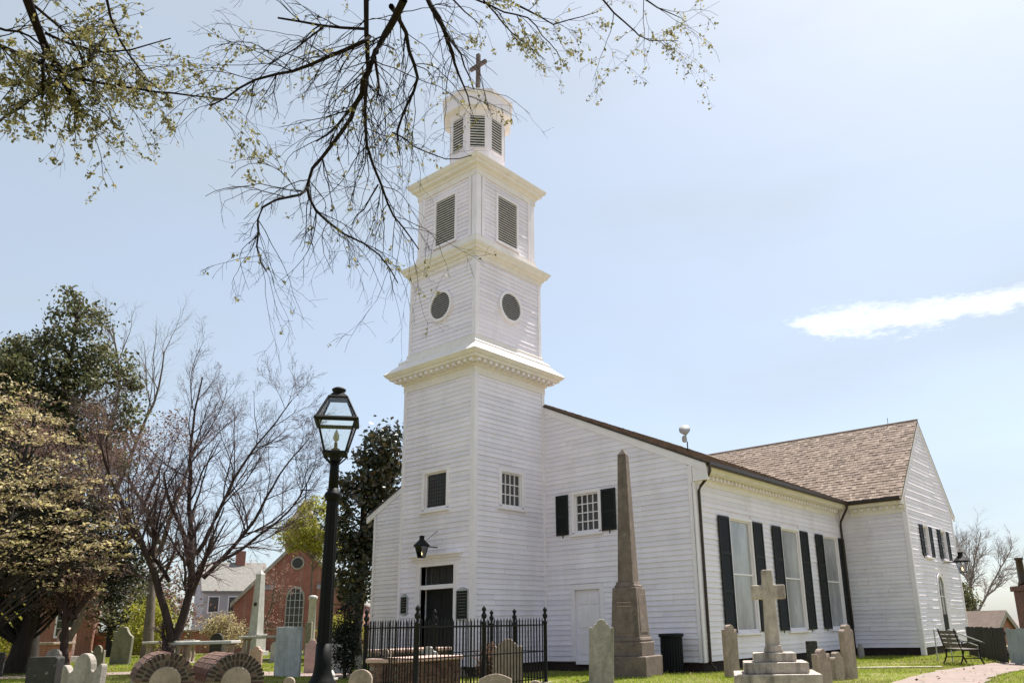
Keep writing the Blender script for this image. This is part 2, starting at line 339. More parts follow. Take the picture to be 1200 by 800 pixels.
ribbon('path', dense([(-9, -13.2), (-3, -12.3), (1.3, -11.5), (5.8, -11.3), (9, -11.65), (13.5, -12.4), (22, -13.5)]), dense([(-9, -16.2), (-3, -14.6), (1.8, -13.2), (4.8, -12.95), (8, -13.3), (13.5, -14.2), (22, -15.4)]), 'brick_path')
ribbon('footpath', dense([(-24, 21.5), (-12, 13.2), (-5.6, 8.6), (-3.2, 6.6), (-1.2, 5.2), (.6, 3.6), (-.35, 2.9)], 5), dense([(-24, 18.8), (-12, 10.6), (-6.6, 7.0), (-4.2, 5.2), (-2.4, 3.6), (-1.6, 2.2), (-1.0, .6)], 5), 'brick_path')
ribbon('stone_edging', dense([(3.6, -6.9), (6.55, -8.8), (7.5, -11.0)]), dense([(3.4, -7.05), (6.35, -8.98), (7.28, -11.1)]), 'stone_path', .05)

# ------------------------------------------------------------------ the church
W = 3.4
church = empty('church', (0, 0, 0), 0, 'white clapboard church with tall stepped bell tower, black shutters and brown shingled transept roof', 'church')
FT = Frame((0, 0, 0), (0, 1, 0), (-1, 0, 0)); RT = Frame((0, 0, 0), (1, 0, 0), (0, -1, 0))
NF = Frame((W, 0, 0), (0, 1, 0), (-1, 0, 0)); NS = Frame((0, -5.76, 0), (1, 0, 0), (0, -1, 0))
TX = 15.344; TE = 22.4; TY = -8.38; RX = (TX + TE) / 2; RZ = 9.75; NR = 9.65; SL = .465; EZ = 5.92
TF = Frame((TX, 0, 0), (0, 1, 0), (-1, 0, 0)); TG = Frame((0, TY, 0), (1, 0, 0), (0, -1, 0))
EXP = .158
brng = random.Random(11)
def clapboards(fr, wall, a0, a1, z0, z1, openings=(), lim=None, d=0.):
    z = z0
    while z < z1 - .03:
        zt = min(z + EXP, z1)
        def span(zz):
            if lim is None: return a0, a1
            l = lim(zz); return max(a0, l[0]), min(a1, l[1])
        b0, b1 = span(z + 1e-4); t0, t1 = span(zt)
        if b1 - b0 < .08: break
        if t1 < t0: t0 = t1 = (t0 + t1) / 2
        cuts = [(b0, t0)]; segs = []
        ops = sorted(o for o in openings if o[2] < zt - .03 and o[3] > z + .03)
        cur = (b0, t0)
        for o in ops: segs.append((cur, (o[0], o[0]))); cur = (o[1], o[1])
        segs.append((cur, (b1, t1)))
        cut = []
        for (p, q), (r, s) in segs:
            if r - p > 2.2:
                c = p + (r - p) * brng.uniform(.22, .78); cut += [((p, q), (c - .003, c - .003)), ((c + .003, c + .003), (r, s))]
            else: cut.append(((p, q), (r, s)))
        for (p, q), (r, s) in cut:
            if r - p < .03: continue
            tk = .033 + brng.uniform(-.006, .006); dz = brng.uniform(-.004, .004); P = fr.P
            mb = MB().hexa([P(p, z + dz, d - .01), P(r, z + dz * .5, d - .01), P(r, z + dz * .5, d + tk), P(p, z + dz, d + tk),
                            P(q, zt + .012, d - .01), P(s, zt + .012, d - .01), P(s, zt + .012, d + .005), P(q, zt + .012, d + .005)])
            mb.build('clapboard', 'paint', wall)
        z = zt
def fboxes(name, fr, boxes, mt, parent, bevel=0):
    mb = MB()
    for b in boxes: fr.box(mb, *b)
    return mb.build(name, mt, parent, bevel=bevel)
def casing(fr, parent, a0, a1, z0, z1, wd=.12, d=.055, name='casing', top=None):
    t = top or wd
    fboxes(name, fr, [(a0 - wd, a0, z0, z1 + t, -.02, d), (a1, a1 + wd, z0, z1 + t, -.02, d), (a0, a1, z1, z1 + t, -.02, d - .002), (a0, a1, z0 - wd * .6, z0, -.02, d - .002)], 'trim', parent, .006)
def sash(fr, name, a0, a1, z0, z1, cols, rows, glass, rec=-.10, wd=.12, sill=True, bar=.03):
    w_ = fboxes(name, fr, [(a0, a0 + .045, z0, z1, rec, -.012), (a1 - .045, a1, z0, z1, rec, -.012), (a0 + .045, a1 - .045, z0, z0 + .05, rec, -.012), (a0 + .045, a1 - .045, z1 - .045, z1, rec, -.012)], 'trim', church, .004)
    casing(fr, w_, a0, a1, z0, z1, wd)
    if sill: fboxes('sill', fr, [(a0 - wd - .05, a1 + wd + .05, z0 - wd * .6 - .06, z0 - wd * .6, -.02, .12)], 'trim', w_, .006)
    ga0, ga1, gz0, gz1 = a0 + .045, a1 - .045, z0 + .05, z1 - .045; cw = (ga1 - ga0) / cols; rh = (gz1 - gz0) / rows
    fboxes('backing', fr, [(a0 - .02, a1 + .02, z0 - .02, z1 + .02, rec - .08, rec - .05)], 'dark', w_)
    for i in range(cols):
        for j in range(rows): fboxes('pane', fr, [(ga0 + i * cw + .002, ga0 + (i + 1) * cw - .002, gz0 + j * rh + .002, gz0 + (j + 1) * rh - .002, rec + .02, rec + .028)], glass, w_)
    for i in range(1, cols): fboxes('muntin', fr, [(ga0 + i * cw - bar / 2, ga0 + i * cw + bar / 2, gz0, gz1, rec + .03, rec + .062)], 'trim', w_)
    for j in range(1, rows): fboxes('muntin', fr, [(ga0, ga1, gz0 + j * rh - bar / 2, gz0 + j * rh + bar / 2, rec + .03, rec + .060)], 'trim', w_)
    return w_
def shutter(fr, a0, a1, z0, z1, rails=(.5,), d=.04, tilt=0):
    st = .075; mb = MB(); t = .035
    fr.box(mb, a0, a0 + st, z0, z1, d, d + t); fr.box(mb, a1 - st, a1, z0, z1, d, d + t)
    zs = [z0] + [z0 + (z1 - z0) * r for r in rails] + [z1]
    for k, zz in enumerate(zs):
        lo, hi = (zz, zz + .09) if k == 0 else (zz - .09, zz) if k == len(zs) - 1 else (zz - .045, zz + .045)
        fr.box(mb, a0 + st, a1 - st, lo, hi, d + .001, d + t - .001)
    o = mb.build('shutter', 'black_paint', church, bevel=.004)
    sl_ = MB(); P = fr.P
    for k in range(len(zs) - 1):
        lo = zs[k] + (.09 if k == 0 else .045); hi = zs[k + 1] - (.09 if k == len(zs) - 2 else .045); n = max(3, int((hi - lo) / .055)); h = (hi - lo) / n
        for i in range(n):
            z = lo + i * h
            sl_.hexa([P(a0 + st, z, d + .028), P(a1 - st, z, d + .028), P(a1 - st, z, d + .020), P(a0 + st, z, d + .020), P(a0 + st, z + h * 1.05, d + .010), P(a1 - st, z + h * 1.05, d + .010), P(a1 - st, z + h * 1.05, d + .002), P(a0 + st, z + h * 1.05, d + .002)])
    s = sl_.build('louvre_slats', 'black_paint', o); s['kind'] = 'stuff'
    hk = MB(); fr.box(hk, (a0 + a1) / 2 - .015, (a0 + a1) / 2 + .015, z0 - .09, z0 + .01, .026, .04); hk.build('shutter_dog', 'iron', o)
    return o
def wallpoly(name, fr, poly, thick, parent=church, mt='paint'):
    return MB().prism(poly, lambda a, b, k: fr.P(a, b, -.012 - thick * k)).build(name, mt, parent)
def sqloft(prof, name, mt, parent, bevel=0):   # square rings round the tower axis
    mb = MB(); c = W / 2; vs = []
    for d, z in prof:
        h = W / 2 + d; vs += [(c - h, c - h, z), (c + h, c - h, z), (c + h, c + h, z), (c - h, c + h, z)]
    n = len(prof); fs = [(j * 4 + i, j * 4 + (i + 1) % 4, j * 4 + 4 + (i + 1) % 4, j * 4 + 4 + i) for j in range(n - 1) for i in range(4)] + [(3, 2, 1, 0), tuple(range(4 * n - 4, 4 * n))]
    return mb.add(vs, fs).build(name, mt, parent)

# tower, lowest stage: walls with openings
ZB = .303
def wall_with_holes(name, fr, a0, a1, z0, z1, holes, thick=.2):
    mb = MB(); hs = sorted(holes); zs = sorted({z0, z1} | {h[2] for h in hs} | {h[3] for h in hs})
    for i in range(len(zs) - 1):
        lo, hi = zs[i], zs[i + 1]; cur = a0
        for h in hs:
            if h[2] <= lo + 1e-6 and h[3] >= hi - 1e-6:
                if h[0] > cur: fr.box(mb, cur, h[0], lo, hi, -thick, -.012)
                cur = h[1]
        if a1 > cur: fr.box(mb, cur, a1, lo, hi, -thick, -.012)
    return mb.build(name, 'paint', church)
h_win = (1.202, 2.231, 5.10, 6.265); h_door = (.80, 2.33, ZB - .02, 3.27)
tf = wall_with_holes('tower_wall', FT, .2, W - .2, ZB, 9.6, [h_win, h_door])
clapboards(FT, tf, .13, W - .13, ZB, 9.26, [(h_win[0] - .12, h_win[1] + .12, h_win[2] - .07, h_win[3] + .12), (h_door[0] - .2, h_door[1] + .2, ZB, 3.6)])
h_win2 = (1.217, 2.173, 5.13, 6.22)
tr = wall_with_holes('tower_wall', RT, 0.012, W, ZB, 9.6, [h_win2])
clapboards(RT, tr, .13, W - .13, ZB, 9.26, [(h_win2[0] - .12, h_win2[1] + .12, h_win2[2] - .07, h_win2[3] + .12)])
MB().box(.02, W, W - .2, W - .012, ZB, 9.6).build('tower_wall', 'paint', church)
MB().box(W - .2, W - .012, .2, W - .2, 6, 9.6).build('tower_wall', 'paint', church)
def corner_boards(i, z0, z1, wd=.13, d=.046):
    for (fr, a0, a1) in ((FT, i, W - i), (RT, i, W - i)):
        dd = d - i
        fboxes('corner_board', fr, [(a0 + (0 if fr is RT else .001), a0 + wd, z0, z1, -i - .02, dd)], 'trim', church, .005)
        fboxes('corner_board', fr, [(a1 - wd, a1 + .001, z0, z1, -i - .02, dd)], 'trim', church, .005)
    fboxes('corner_board', Frame((i - d, i - d, 0), (1, 0, 0), (0, -1, 0)), [(0, d - .002, z0, z1, -d + .002, .002)], 'trim', church)
corner_boards(0, ZB - .02, 9.3)
sash(FT, 'window', *h_win[:2], *h_win[2:], 1, 1, 'glass_dark', wd=.13)
mesh_ = MB()
for i in range(1, 9): FT.box(mesh_, h_win[0] + i * .114 - .004, h_win[0] + i * .114 + .004, h_win[2] + .05, h_win[3] - .045, -.066, -.060)
for i in range(1, 10): FT.box(mesh_, h_win[0] + .045, h_win[1] - .045, h_win[2] + i * .116 - .004, h_win[2] + i * .116 + .004, -.059, -.054)
mesh_.build('window_guard', 'iron', church)
sash(RT, 'window', *h_win2[:2], *h_win2[2:], 4, 3, 'glass_dark', wd=.13)
# cornices
sqloft([(.02, 9.26), (.04, 9.26), (.04, 9.5), (.10, 9.52), (.10, 9.6), (.12, 9.66), (.40, 9.70), (.42, 9.77), (.47, 9.79), (.52, 9.85), (.555, 9.894), (.555, 9.912), (.19, 10.26), (.19, 10.34), (.0, 10.50), (.0, 10.62), (-.045, 10.66)], 'tower_cornice', 'cream', church)
tcor = church.children[-1] if False else [o for o in church.children if o.name.startswith('tower_cornice')][0]
mod = MB().box(-.055, .055, -.26, 0, 0, .10).mesh('modillion'); mod.materials.append(M['trim'])
for k in range(15):
    a = .0 + k * (W + .3) / 14 - .15
    o = inst('modillion', mod, tcor, (a, -.10, 9.585)); o2 = inst('modillion', mod, tcor, (-.10, a, 9.585), -PI / 2)
# second stage
i2 = .06
def stage_box(i, z0, z1): return MB().box(i + .012, W - i - .012, i + .012, W - i - .012, z0, z1).build('stage_wall', 'paint', church)
F2 = Frame((i2, 0, 0), (0, 1, 0), (-1, 0, 0)); R2 = Frame((0, i2, 0), (1, 0, 0), (0, -1, 0))
st2 = stage_box(i2, 10.5, 13.6)
def round_louvre(fr, a, z, r=.48, ro=.575):
    mb = MB(); n = 36; fr = Frame(fr.o + fr.n * .054, fr.u, fr.n)
    for k in range(n):
        t0, t1 = 2 * PI * k / n, 2 * PI * (k + 1) / n; c0, s0, c1, s1 = math.cos(t0), math.sin(t0), math.cos(t1), math.sin(t1); P = fr.P
        mb.hexa([P(a + r * c0, z + r * s0, -.05), P(a + ro * c0, z + ro * s0, -.05), P(a + ro * c1, z + ro * s1, -.05), P(a + r * c1, z + r * s1, -.05), P(a + r * c0, z + r * s0, .05), P(a + ro * c0, z + ro * s0, .05), P(a + ro * c1, z + ro * s1, .05), P(a + r * c1, z + r * s1, .05)])
    o = mb.build('round_louvre', 'trim', church)
    MB().prism([(r * math.cos(2 * PI * k / n), r * math.sin(2 * PI * k / n)) for k in range(n)], lambda p, q, k: fr.P(a + p, z + q, -.011 + k * .004)).build('backing', 'dark', o)
    m_ = 13
    for k in range(m_):
        zz = -r + (k + .5) * 2 * r / m_; hw_ = math.sqrt(max(.001, r * r - zz * zz)) - .004; P = fr.P
        MB().hexa([P(a - hw_, z + zz - .026, .032), P(a + hw_, z + zz - .026, .032), P(a + hw_, z + zz - .012, .032), P(a - hw_, z + zz - .012, .032), P(a - hw_, z + zz + .008, -.004), P(a + hw_, z + zz + .008, -.004), P(a + hw_, z + zz + .02, -.004), P(a - hw_, z + zz + .02, -.004)]).build('slat', 'louvre', o)
for fr in (F2, R2):
    clapboards(fr, st2, i2 + .13, W - i2 - .13, 10.66, 13.42)
    round_louvre(fr, 1.7, 12.07)
corner_boards(i2, 10.64, 13.45)
sqloft([(-.02, 13.40), (-.01, 13.40), (-.01, 13.53), (.04, 13.55), (.06, 13.63), (.15, 13.67), (.17, 13.75), (.22, 13.80), (.246, 13.87), (.246, 13.893), (-.10, 14.12), (-.10, 14.2), (-.15, 14.22), (-.15, 14.36), (-.185, 14.38)], 'tower_cornice', 'cream', church)
# belfry stage
i3 = .195
F3 = Frame((i3, 0, 0), (0, 1, 0), (-1, 0, 0)); R3 = Frame((0, i3, 0), (1, 0, 0), (0, -1, 0))
st3 = stage_box(i3, 14.2, 16.95)
def rect_louvre(fr, a0, a1, z0, z1):
    o = fboxes('louvred_window', fr, [(a0 - .11, a0, z0, z1 + .11, -.01, .05), (a1, a1 + .11, z0, z1 + .11, -.01, .05), (a0, a1, z1, z1 + .11, -.01, .049), (a0 - .15, a1 + .15, z0 - .09, z0, -.01, .08)], 'trim', church, .005)
    fboxes('backing', fr, [(a0, a1, z0, z1, -.011, -.006)], 'dark', o)
    n = 19; h = (z1 - z0) / n; P = fr.P
    for k in range(n):
        z = z0 + k * h
        MB().hexa([P(a0, z, .042), P(a1, z, .042), P(a1, z + .036, .046), P(a0, z + .036, .046), P(a0, z + .040, -.002), P(a1, z + .040, -.002), P(a1, z + .062, -.000), P(a0, z + .062, -.000)]).build('slat', 'louvre', o)
for fr in (F3, R3):
    L0, L1 = 1.24, 2.22
    clapboards(fr, st3, i3 + .36, W - i3 - .36, 14.38, 16.72, [(L0 - .11, L1 + .11, 14.42, 16.42)])
    rect_louvre(fr, L0, L1, 14.52, 16.30)
    for a0 in (i3, W - i3 - .36):
        fboxes('pilaster', fr, [(a0 + (.002 if fr is F3 else 0), a0 + .20 if a0 < 1 else a0 + .15, 14.38, 16.75, -.015, .03)] if a0 < 1 else [(a0 + .16, a0 + .36, 14.38, 16.75, -.015, .03)], 'trim', church, .005)
        c0 = a0 + .23 if a0 < 1 else a0; fboxes('pilaster', fr, [(c0, c0 + .13, 14.38, 16.75, -.015, .045)], 'trim', church, .005)
fboxes('pilaster', Frame((i3 - .03, i3 - .03, 0), (1, 0, 0), (0, -1, 0)), [(0, .031, 14.38, 16.75, -.031, .001)], 'trim', church)
sqloft([(-.15, 16.70), (-.145, 16.70), (-.145, 16.90), (-.10, 16.93), (-.09, 17.0), (.02, 17.05), (.05, 17.14), (.11, 17.18), (.165, 17.29), (.165, 17.33), (-.62, 17.70), (-.62, 17.78)], 'tower_cornice', 'cream', church)
# octagonal lantern
oc = (W / 2, W / 2, 0); a8 = PI / 8; ap = 1 / math.cos(PI / 8)
octo = MB().lathe([(1.12 * ap, 17.72), (1.12 * ap, 17.95), (.99 * ap, 18.0), (.99 * ap, 20.02)], 8, oc, a8).build('octagonal_lantern', 'trim', church)
MB().lathe([(1.0 * ap, 19.92), (1.03 * ap, 19.95), (1.06 * ap, 20.12), (1.27 * ap, 20.18), (1.27 * ap, 20.64), (1.335 * ap, 20.70), (1.335 * ap, 20.84), (.3 * ap, 21.06)], 8, oc, a8).build('lantern_cap', 'trim', church)
for k in range(8):
    t = PI / 4 * k; nrm = Vector((math.cos(t), math.sin(t), 0)); u = Vector((-math.sin(t), math.cos(t), 0))
    fr = Frame(Vector((W / 2, W / 2, 0)) + nrm * .99, u, nrm); hw_ = .27; z0, z1 = 18.5, 19.86
    fboxes('louvre_frame', fr, [(-hw_ - .06, -hw_, z0, z1 + .05, .001, .035), (hw_, hw_ + .06, z0, z1 + .05, .001, .035), (-hw_, hw_, z1, z1 + .05, .001, .034), (-hw_, hw_, z0 - .06, z0, .001, .034)], 'trim', octo)
    fboxes('louvre_backing', fr, [(-hw_, hw_, z0, z1, .001, .004)], 'dark', octo)
    n = 12; h = (z1 - z0) / n; P = fr.P
    for j in range(n):
        z = z0 + j * h
        MB().hexa([P(-hw_, z, .05), P(hw_, z, .05), P(hw_, z + .05, .052), P(-hw_, z + .05, .052), P(-hw_, z + .05, .006), P(hw_, z + .05, .006), P(hw_, z + .07, .007), P(-hw_, z + .07, .007)]).build('slat', 'louvre', octo)
cr = MB().box(W / 2 - .065, W / 2 + .065, W / 2 - .075, W / 2 + .075, 21.05, 23.42).build('cross', 'cross_wood', church, bevel=.015)
MB().box(W / 2 - .064, W / 2 + .064, W / 2 - .44, W / 2 - .073, 22.82, 22.96).build('cross_arm', 'cross_wood', cr, bevel=.015)
MB().box(W / 2 - .064, W / 2 + .064, W / 2 + .073, W / 2 + .44, 22.82, 22.96).build('cross_arm', 'cross_wood', cr, bevel=.015)
MB().lathe([(.22, 21.06), (.2, 21.16), (.13, 21.2), (.12, 21.3)], 12, oc).build('cross_base', 'trim', cr)

# entrance
dr = fboxes('door', FT, [(.80, 2.33, ZB, 2.57, -.30, -.25)], 'black_paint', church)
for a0, a1 in ((.88, 1.50), (1.63, 2.25)):
    for z0, z1 in ((ZB + .12, ZB + .75), (ZB + .88, ZB + 1.55), (ZB + 1.67, ZB + 2.15)): fboxes('door_panel', FT, [(a0, a1, z0, z1, -.25, -.232)], 'black_paint', dr, .008)
MB().lathe([(.028, -.03), (.03, 0), (.02, .03)], 10, FT.P(1.50, 1.25, -.20)).build('handle', 'iron_gloss', dr)
fboxes('door_frame', FT, [(.60, .80, ZB - .02, 3.40, -.30, .05), (2.33, 2.53, ZB - .02, 3.40, -.30, .05), (.80, 2.33, 3.27, 3.40, -.30, .049), (.80, 2.33, 2.57, 2.70, -.30, .02), (.55, 2.58, 3.40, 3.50, -.02, .07), (.50, 2.66, 3.50, 3.58, -.02, .13), (.46, 2.75, 3.58, 3.65, -.02, .19)], 'trim', church, .006)
trs = fboxes('transom', FT, [(.80, 2.33, 2.70, 3.27, -.25, -.22)], 'glass_dark', church)
for k in range(1, 5): fboxes('muntin', FT, [(.8 + k * .306 - .011, .8 + k * .306 + .011, 2.70, 3.27, -.22, -.20)], 'wood_dark', trs)
for k in range(3):
    MB().box(-.35 * (3 - k) - .1, -.03, .35 - .12 * (2 - k), 2.8 + .12 * (2 - k), .003 + .1 * k, .1 + .1 * k).build('step', 'stone_tan', church, bevel=.01)
# foundations
MB().box(.05, W, .05, W - .05, -.3, ZB + .01).build('foundation', 'foundation', church)
for b in ((W + .04, TX + .1, -5.70, 9.10), (TX + .04, TE - .05, TY + .05, 11.7)): MB().box(b[0], b[1], b[2], b[3], -.3, ZB + .005).build('foundation', 'foundation', church)

# nave
def nlim(off=.0): return lambda z: (1.7 - (NR - .14 - off - z) / SL, 1.7 + (NR - .14 - off - z) / SL)
h_nw = (-2.265, -1.295, 4.30, 5.54); h_nd = (-2.226, -1.214, ZB - .02, 2.476)
RA = 1.7
poly_r = [(-5.76, ZB), (0, ZB), (0, NR - .12 - SL * RA), (-5.76, NR - .12 - SL * 7.46)]
# right hand front wall built round its openings
nf = wall_with_holes('nave_wall', NF, -5.76, 0, ZB, 6.0, [h_nw, h_nd])
MB().prism([(-5.76, 6.0), (0, 6.0), (0, NR - .12 - SL * RA), (-5.76, NR - .12 - SL * 7.46)], lambda a, b, k: NF.P(a, b, -.012 - .188 * k)).build('nave_wall', 'paint', church)
clapboards(NF, nf, -5.62, -.02, ZB, 8.8, [(h_nw[0] - .12, h_nw[1] + .12, h_nw[2] - .07, h_nw[3] + .12), (h_nd[0] - .16, h_nd[1] + .16, ZB, h_nd[3] + .16)], nlim(.10))
nl = wallpoly('nave_wall', NF, [(W, ZB), (9.16, ZB), (9.16, NR - .12 - SL * 7.46), (W, NR - .12 - SL * RA)], .19)
clapboards(NF, nl, W + .02, 9.02, ZB, 8.8, [], nlim(.10))
fboxes('corner_board', NF, [(-5.765, -5.62, ZB - .02, 5.9, -.02, .046)], 'trim', church, .005); fboxes('corner_board', NF, [(9.02, 9.165, ZB - .02, 5.9, -.02, .046)], 'trim', church, .005)
def rake_board(fr, y0, y1, name='rake_board'):
    z0, z1 = NR - SL * abs(y0 - 1.7), NR - SL * abs(y1 - 1.7); P = fr.P
    MB().hexa([P(y0, z0 - .30, -.02), P(y1, z1 - .30, -.02), P(y1, z1 - .30, .045), P(y0, z0 - .30, .045), P(y0, z0 - .055, -.02), P(y1, z1 - .055, -.02), P(y1, z1 - .055, .05), P(y0, z0 - .055, .05)]).build(name, 'trim', church)
rake_board(NF, -6.25, -.002); rake_board(NF, W + .002, 9.65)
sash(NF, 'window', *h_nw[:2], *h_nw[2:], 4, 4, 'glass_dark', wd=.12)
shutter(NF, -1.04, -.52, 4.25, 5.58, (.45,)); shutter(NF, -2.97, -2.41, 4.25, 5.58, (.45,))
sd = fboxes('side_door', NF, [(h_nd[0], h_nd[1], ZB, h_nd[3], -.10, -.05)], 'trim', church)
for a0, a1 in ((-2.14, -1.77), (-1.67, -1.30)):
    for z0, z1 in ((ZB + .2, ZB + .85), (ZB + 1.0, ZB + 1.62), (ZB + 1.72, ZB + 2.05)): fboxes('door_panel', NF, [(a0, a1, z0, z1, -.05, -.035)], 'trim', sd, .01)
MB().lathe([(.025, -.025), (.03, 0), (.02, .025)], 10, NF.P(-2.17, 1.3, -.03)).build('handle', 'iron_gloss', sd)
casing(NF, sd, h_nd[0], h_nd[1], ZB, h_nd[3], .16)
# nave side
wins = [(5.5, 6.95), (9.33, 10.78), (13.17, 14.6)]; WZ0, WZ1 = 1.09, 4.5
ns = wall_with_holes('nave_wall', NS, W + .2, TX, ZB, 6.05, [(a, b, WZ0, WZ1) for a, b in wins])
clapboards(NS, ns, W + .13, TX - .02, ZB, 5.38, [(a - .10, b + .10, WZ0 - .07, WZ1 + .10) for a, b in wins])
fboxes('corner_board', NS, [(W - .046, W + .13, ZB - .02, 5.4, -.02, .045)], 'trim', church, .005)
for a, b in wins:
    w_ = sash(NS, 'window', a, b, WZ0, WZ1, 1, 2, 'glass_pale', rec=-.07, wd=.10, bar=.05)
    shutter(NS, a - .82, a - .12, WZ0 - .03, WZ1 + .03, (.34, .67), d=.06); shutter(NS, b + .10, min(b + .80, TX - .03), WZ0 - .03, WZ1 + .03, (.34, .67), d=.06)
def eave(fr, a0, a1, name, dent0, dent1, ez=EZ):
    prof = [(.0, 5.36), (.035, 5.36), (.035, 5.52), (.07, 5.54), (.07, 5.64), (.12, 5.67), (.40, 5.70), (.41, 5.77), (.45, 5.79), (.50, 5.88), (.50, 5.93), (0, 6.1)]
    mb = MB(); mb.prism(prof, lambda d, z, k: fr.P(a1 if k else a0, z, d)); o = mb.build(name, 'cream', church)
    n = int((dent1 - dent0) / .25)
    for k in range(n + 1):
        a = dent0 + k * .25; fboxes('dentil', fr, [(a - .05, a + .05, 5.545, 5.655, .071, .20)], 'trim', o)
    return o
eave(NS, W + .02, TX - .45, 'eave_cornice', W + .2, TX - .6)
eave(TF, TY + .0, -6.22, 'eave_cornice', TY + .12, -6.3)
def gutter(fr, a0, a1):
    prof = [(.50, 5.94), (.50, 5.84), (.54, 5.80), (.60, 5.80), (.63, 5.85), (.63, 5.95), (.61, 5.95), (.60, 5.86), (.54, 5.83), (.52, 5.94)]
    MB().prism(prof, lambda d, z, k: fr.P(a1 if k else a0, z, d)).build('gutter', 'gutter', church)
gutter(NS, W - .02, TX - .55); gutter(TF, TY - .02, -6.40)
def downspout(pts, r=.045):
    MB().tube(pts, r, 10).build('downspout', 'gutter', church, smooth=True)
downspout([(W + .07, -6.33, 5.85), (W + .07, -6.32, 5.66), (W + .10, -6.22, 5.50), (W + .16, -5.93, 5.28), (W + .18, -5.85, 5.15), (W + .18, -5.85, 3), (W + .18, -5.85, .25), (W + .2, -6.0, .1)])
downspout([(TX - .60, -6.34, 5.85), (TX - .60, -6.32, 5.7), (TX - .5, -6.15, 5.48), (TX - .3, -5.9, 5.22), (TX - .22, -5.85, 5.1), (TX - .20, -5.85, 3), (TX - .20, -5.85, .2)])
MB().box(W - .03, W + .10, -6.26, -5.78, 5.42, 5.86).build('eave_return', 'trim', church, bevel=.01)
# transept
MB().box(TX + .012, TX + .2, TY + .2, -5.76, ZB, 6.05).build('transept_wall', 'paint', church)
tfw = church.children[-1]
tfw = [o for o in church.children if o.name == 'transept_wall'][0]
clapboards(TF, tfw, TY + .13, -5.78, ZB, 5.38)
fboxes('corner_board', TF, [(TY - .045, TY + .13, .02, 5.4, -.02, .046)], 'trim', church, .005)
def tl(z): h = (RZ - .16 - z) / .955; return RX - h, RX + h
h_a = (18.42, 19.28, .36, 3.05)
gw = [(17.36, 17.98, 3.8, 5.0), (20.02, 20.70, 3.8, 5.0)]
tg = wall_with_holes('transept_wall', TG, TX, TE, ZB, 6.0, [(18.42, 19.28, .36, 2.62)] + gw)
MB().prism([(TX, 6.0), (TE, 6.0), (TE, RZ - .1 - .955 * (TE - RX)), (RX, RZ - .1), (TX, RZ - .1 - .955 * (RX - TX))], lambda a, b, k: TG.P(a, b, -.012 - .18 * k)).build('transept_wall', 'paint', church)
clapboards(TG, tg, TX + .13, TE - .13, ZB, 9.6, [(a - .10, b + .10, c - .07, d + .10) for a, b, c, d in gw] + [(18.30, 19.40, ZB, 3.02)], tl)
fboxes('corner_board', TG, [(TX - .001, TX + .13, .02, 6.0, -.02, .045)], 'trim', church, .005); fboxes('corner_board', TG, [(TE - .13, TE + .001, .02, 6.0, -.02, .045)], 'trim', church, .005)
for s in (-1, 1):
    x0, x1 = RX, RX + s * (TE - RX + .5); P = TG.P; zz = lambda x: RZ - .955 * abs(x - RX)
    MB().hexa([P(x0, zz(x0) - .26, -.02), P(x1, zz(x1) - .26, -.02), P(x1, zz(x1) - .26, .045), P(x0, zz(x0) - .26, .045), P(x0, zz(x0) - .10, -.02), P(x1, zz(x1) - .10, -.02), P(x1, zz(x1) - .10, .05), P(x0, zz(x0) - .10, .05)]).build('rake_board', 'trim', church)
for a, b, c, d in gw:
    sash(TG, 'window', a, b, c, d, 2, 3, 'glass_dark', wd=.10)
    shutter(TG, a - .58, a - .11, c - .03, d + .03, (.5,)); shutter(TG, b + .11, b + .58, c - .03, d + .03, (.5,))
# arched doorway in the gable
def arch_pts(a0, a1, zs, off=0., n=14):
    c = (a0 + a1) / 2; r = (a1 - a0) / 2 + off
    return [(c + r * math.cos(PI * k / n), zs + r * math.sin(PI * k / n)) for k in range(n + 1)]
adoor = MB().prism([(18.42, .36), (19.28, .36), (19.28, 2.62)] + arch_pts(18.42, 19.28, 2.62)[1:-1] + [(18.42, 2.62)], lambda a, b, k: TG.P(a, b, -.009 + .012 * k)).build('arched_doorway', 'glass_dark', church)
o_in, o_out = arch_pts(18.42, 19.28, 2.60), arch_pts(18.42, 19.28, 2.60, .12)
mb = MB()
for k in range(14):
    P = TG.P; q = [o_in[k], o_out[k], o_out[k + 1], o_in[k + 1]]
    mb.hexa([P(*p, -.0) for p in q] + [P(*p, .05) for p in q])
TG.box(mb, 18.30, 18.42, .34, 2.60, -.0, .05); TG.box(mb, 19.28, 19.40, .34, 2.60, -.0, .05); mb.build('casing', 'trim', adoor)
fboxes('muntin', TG, [(18.835, 18.865, 1.5, 3.03, .003, .025), (18.42, 18.47, .36, 2.6, .003, .03), (19.23, 19.28, .36, 2.6, .003, .03), (18.47, 18.835, 2.2, 2.23, .003, .024), (18.865, 19.23, 2.2, 2.23, .003, .024)], 'trim', adoor)
fboxes('lower_panel', TG, [(18.47, 19.23, .36, 1.5, .003, .03)], 'black_paint', adoor)
# hidden rear walls
MB().box(TE - .2, TE - .012, TY + .2, 11.78, ZB, 6.05).build('rear_wall', 'paint', church)
MB().box(TX + .2, TE - .2, 11.6, 11.78, ZB, 6.0).build('rear_wall', 'paint', church)
MB().box(W + .2, TX, 8.97, 9.15, ZB, 6.05).build('rear_wall', 'paint', church)
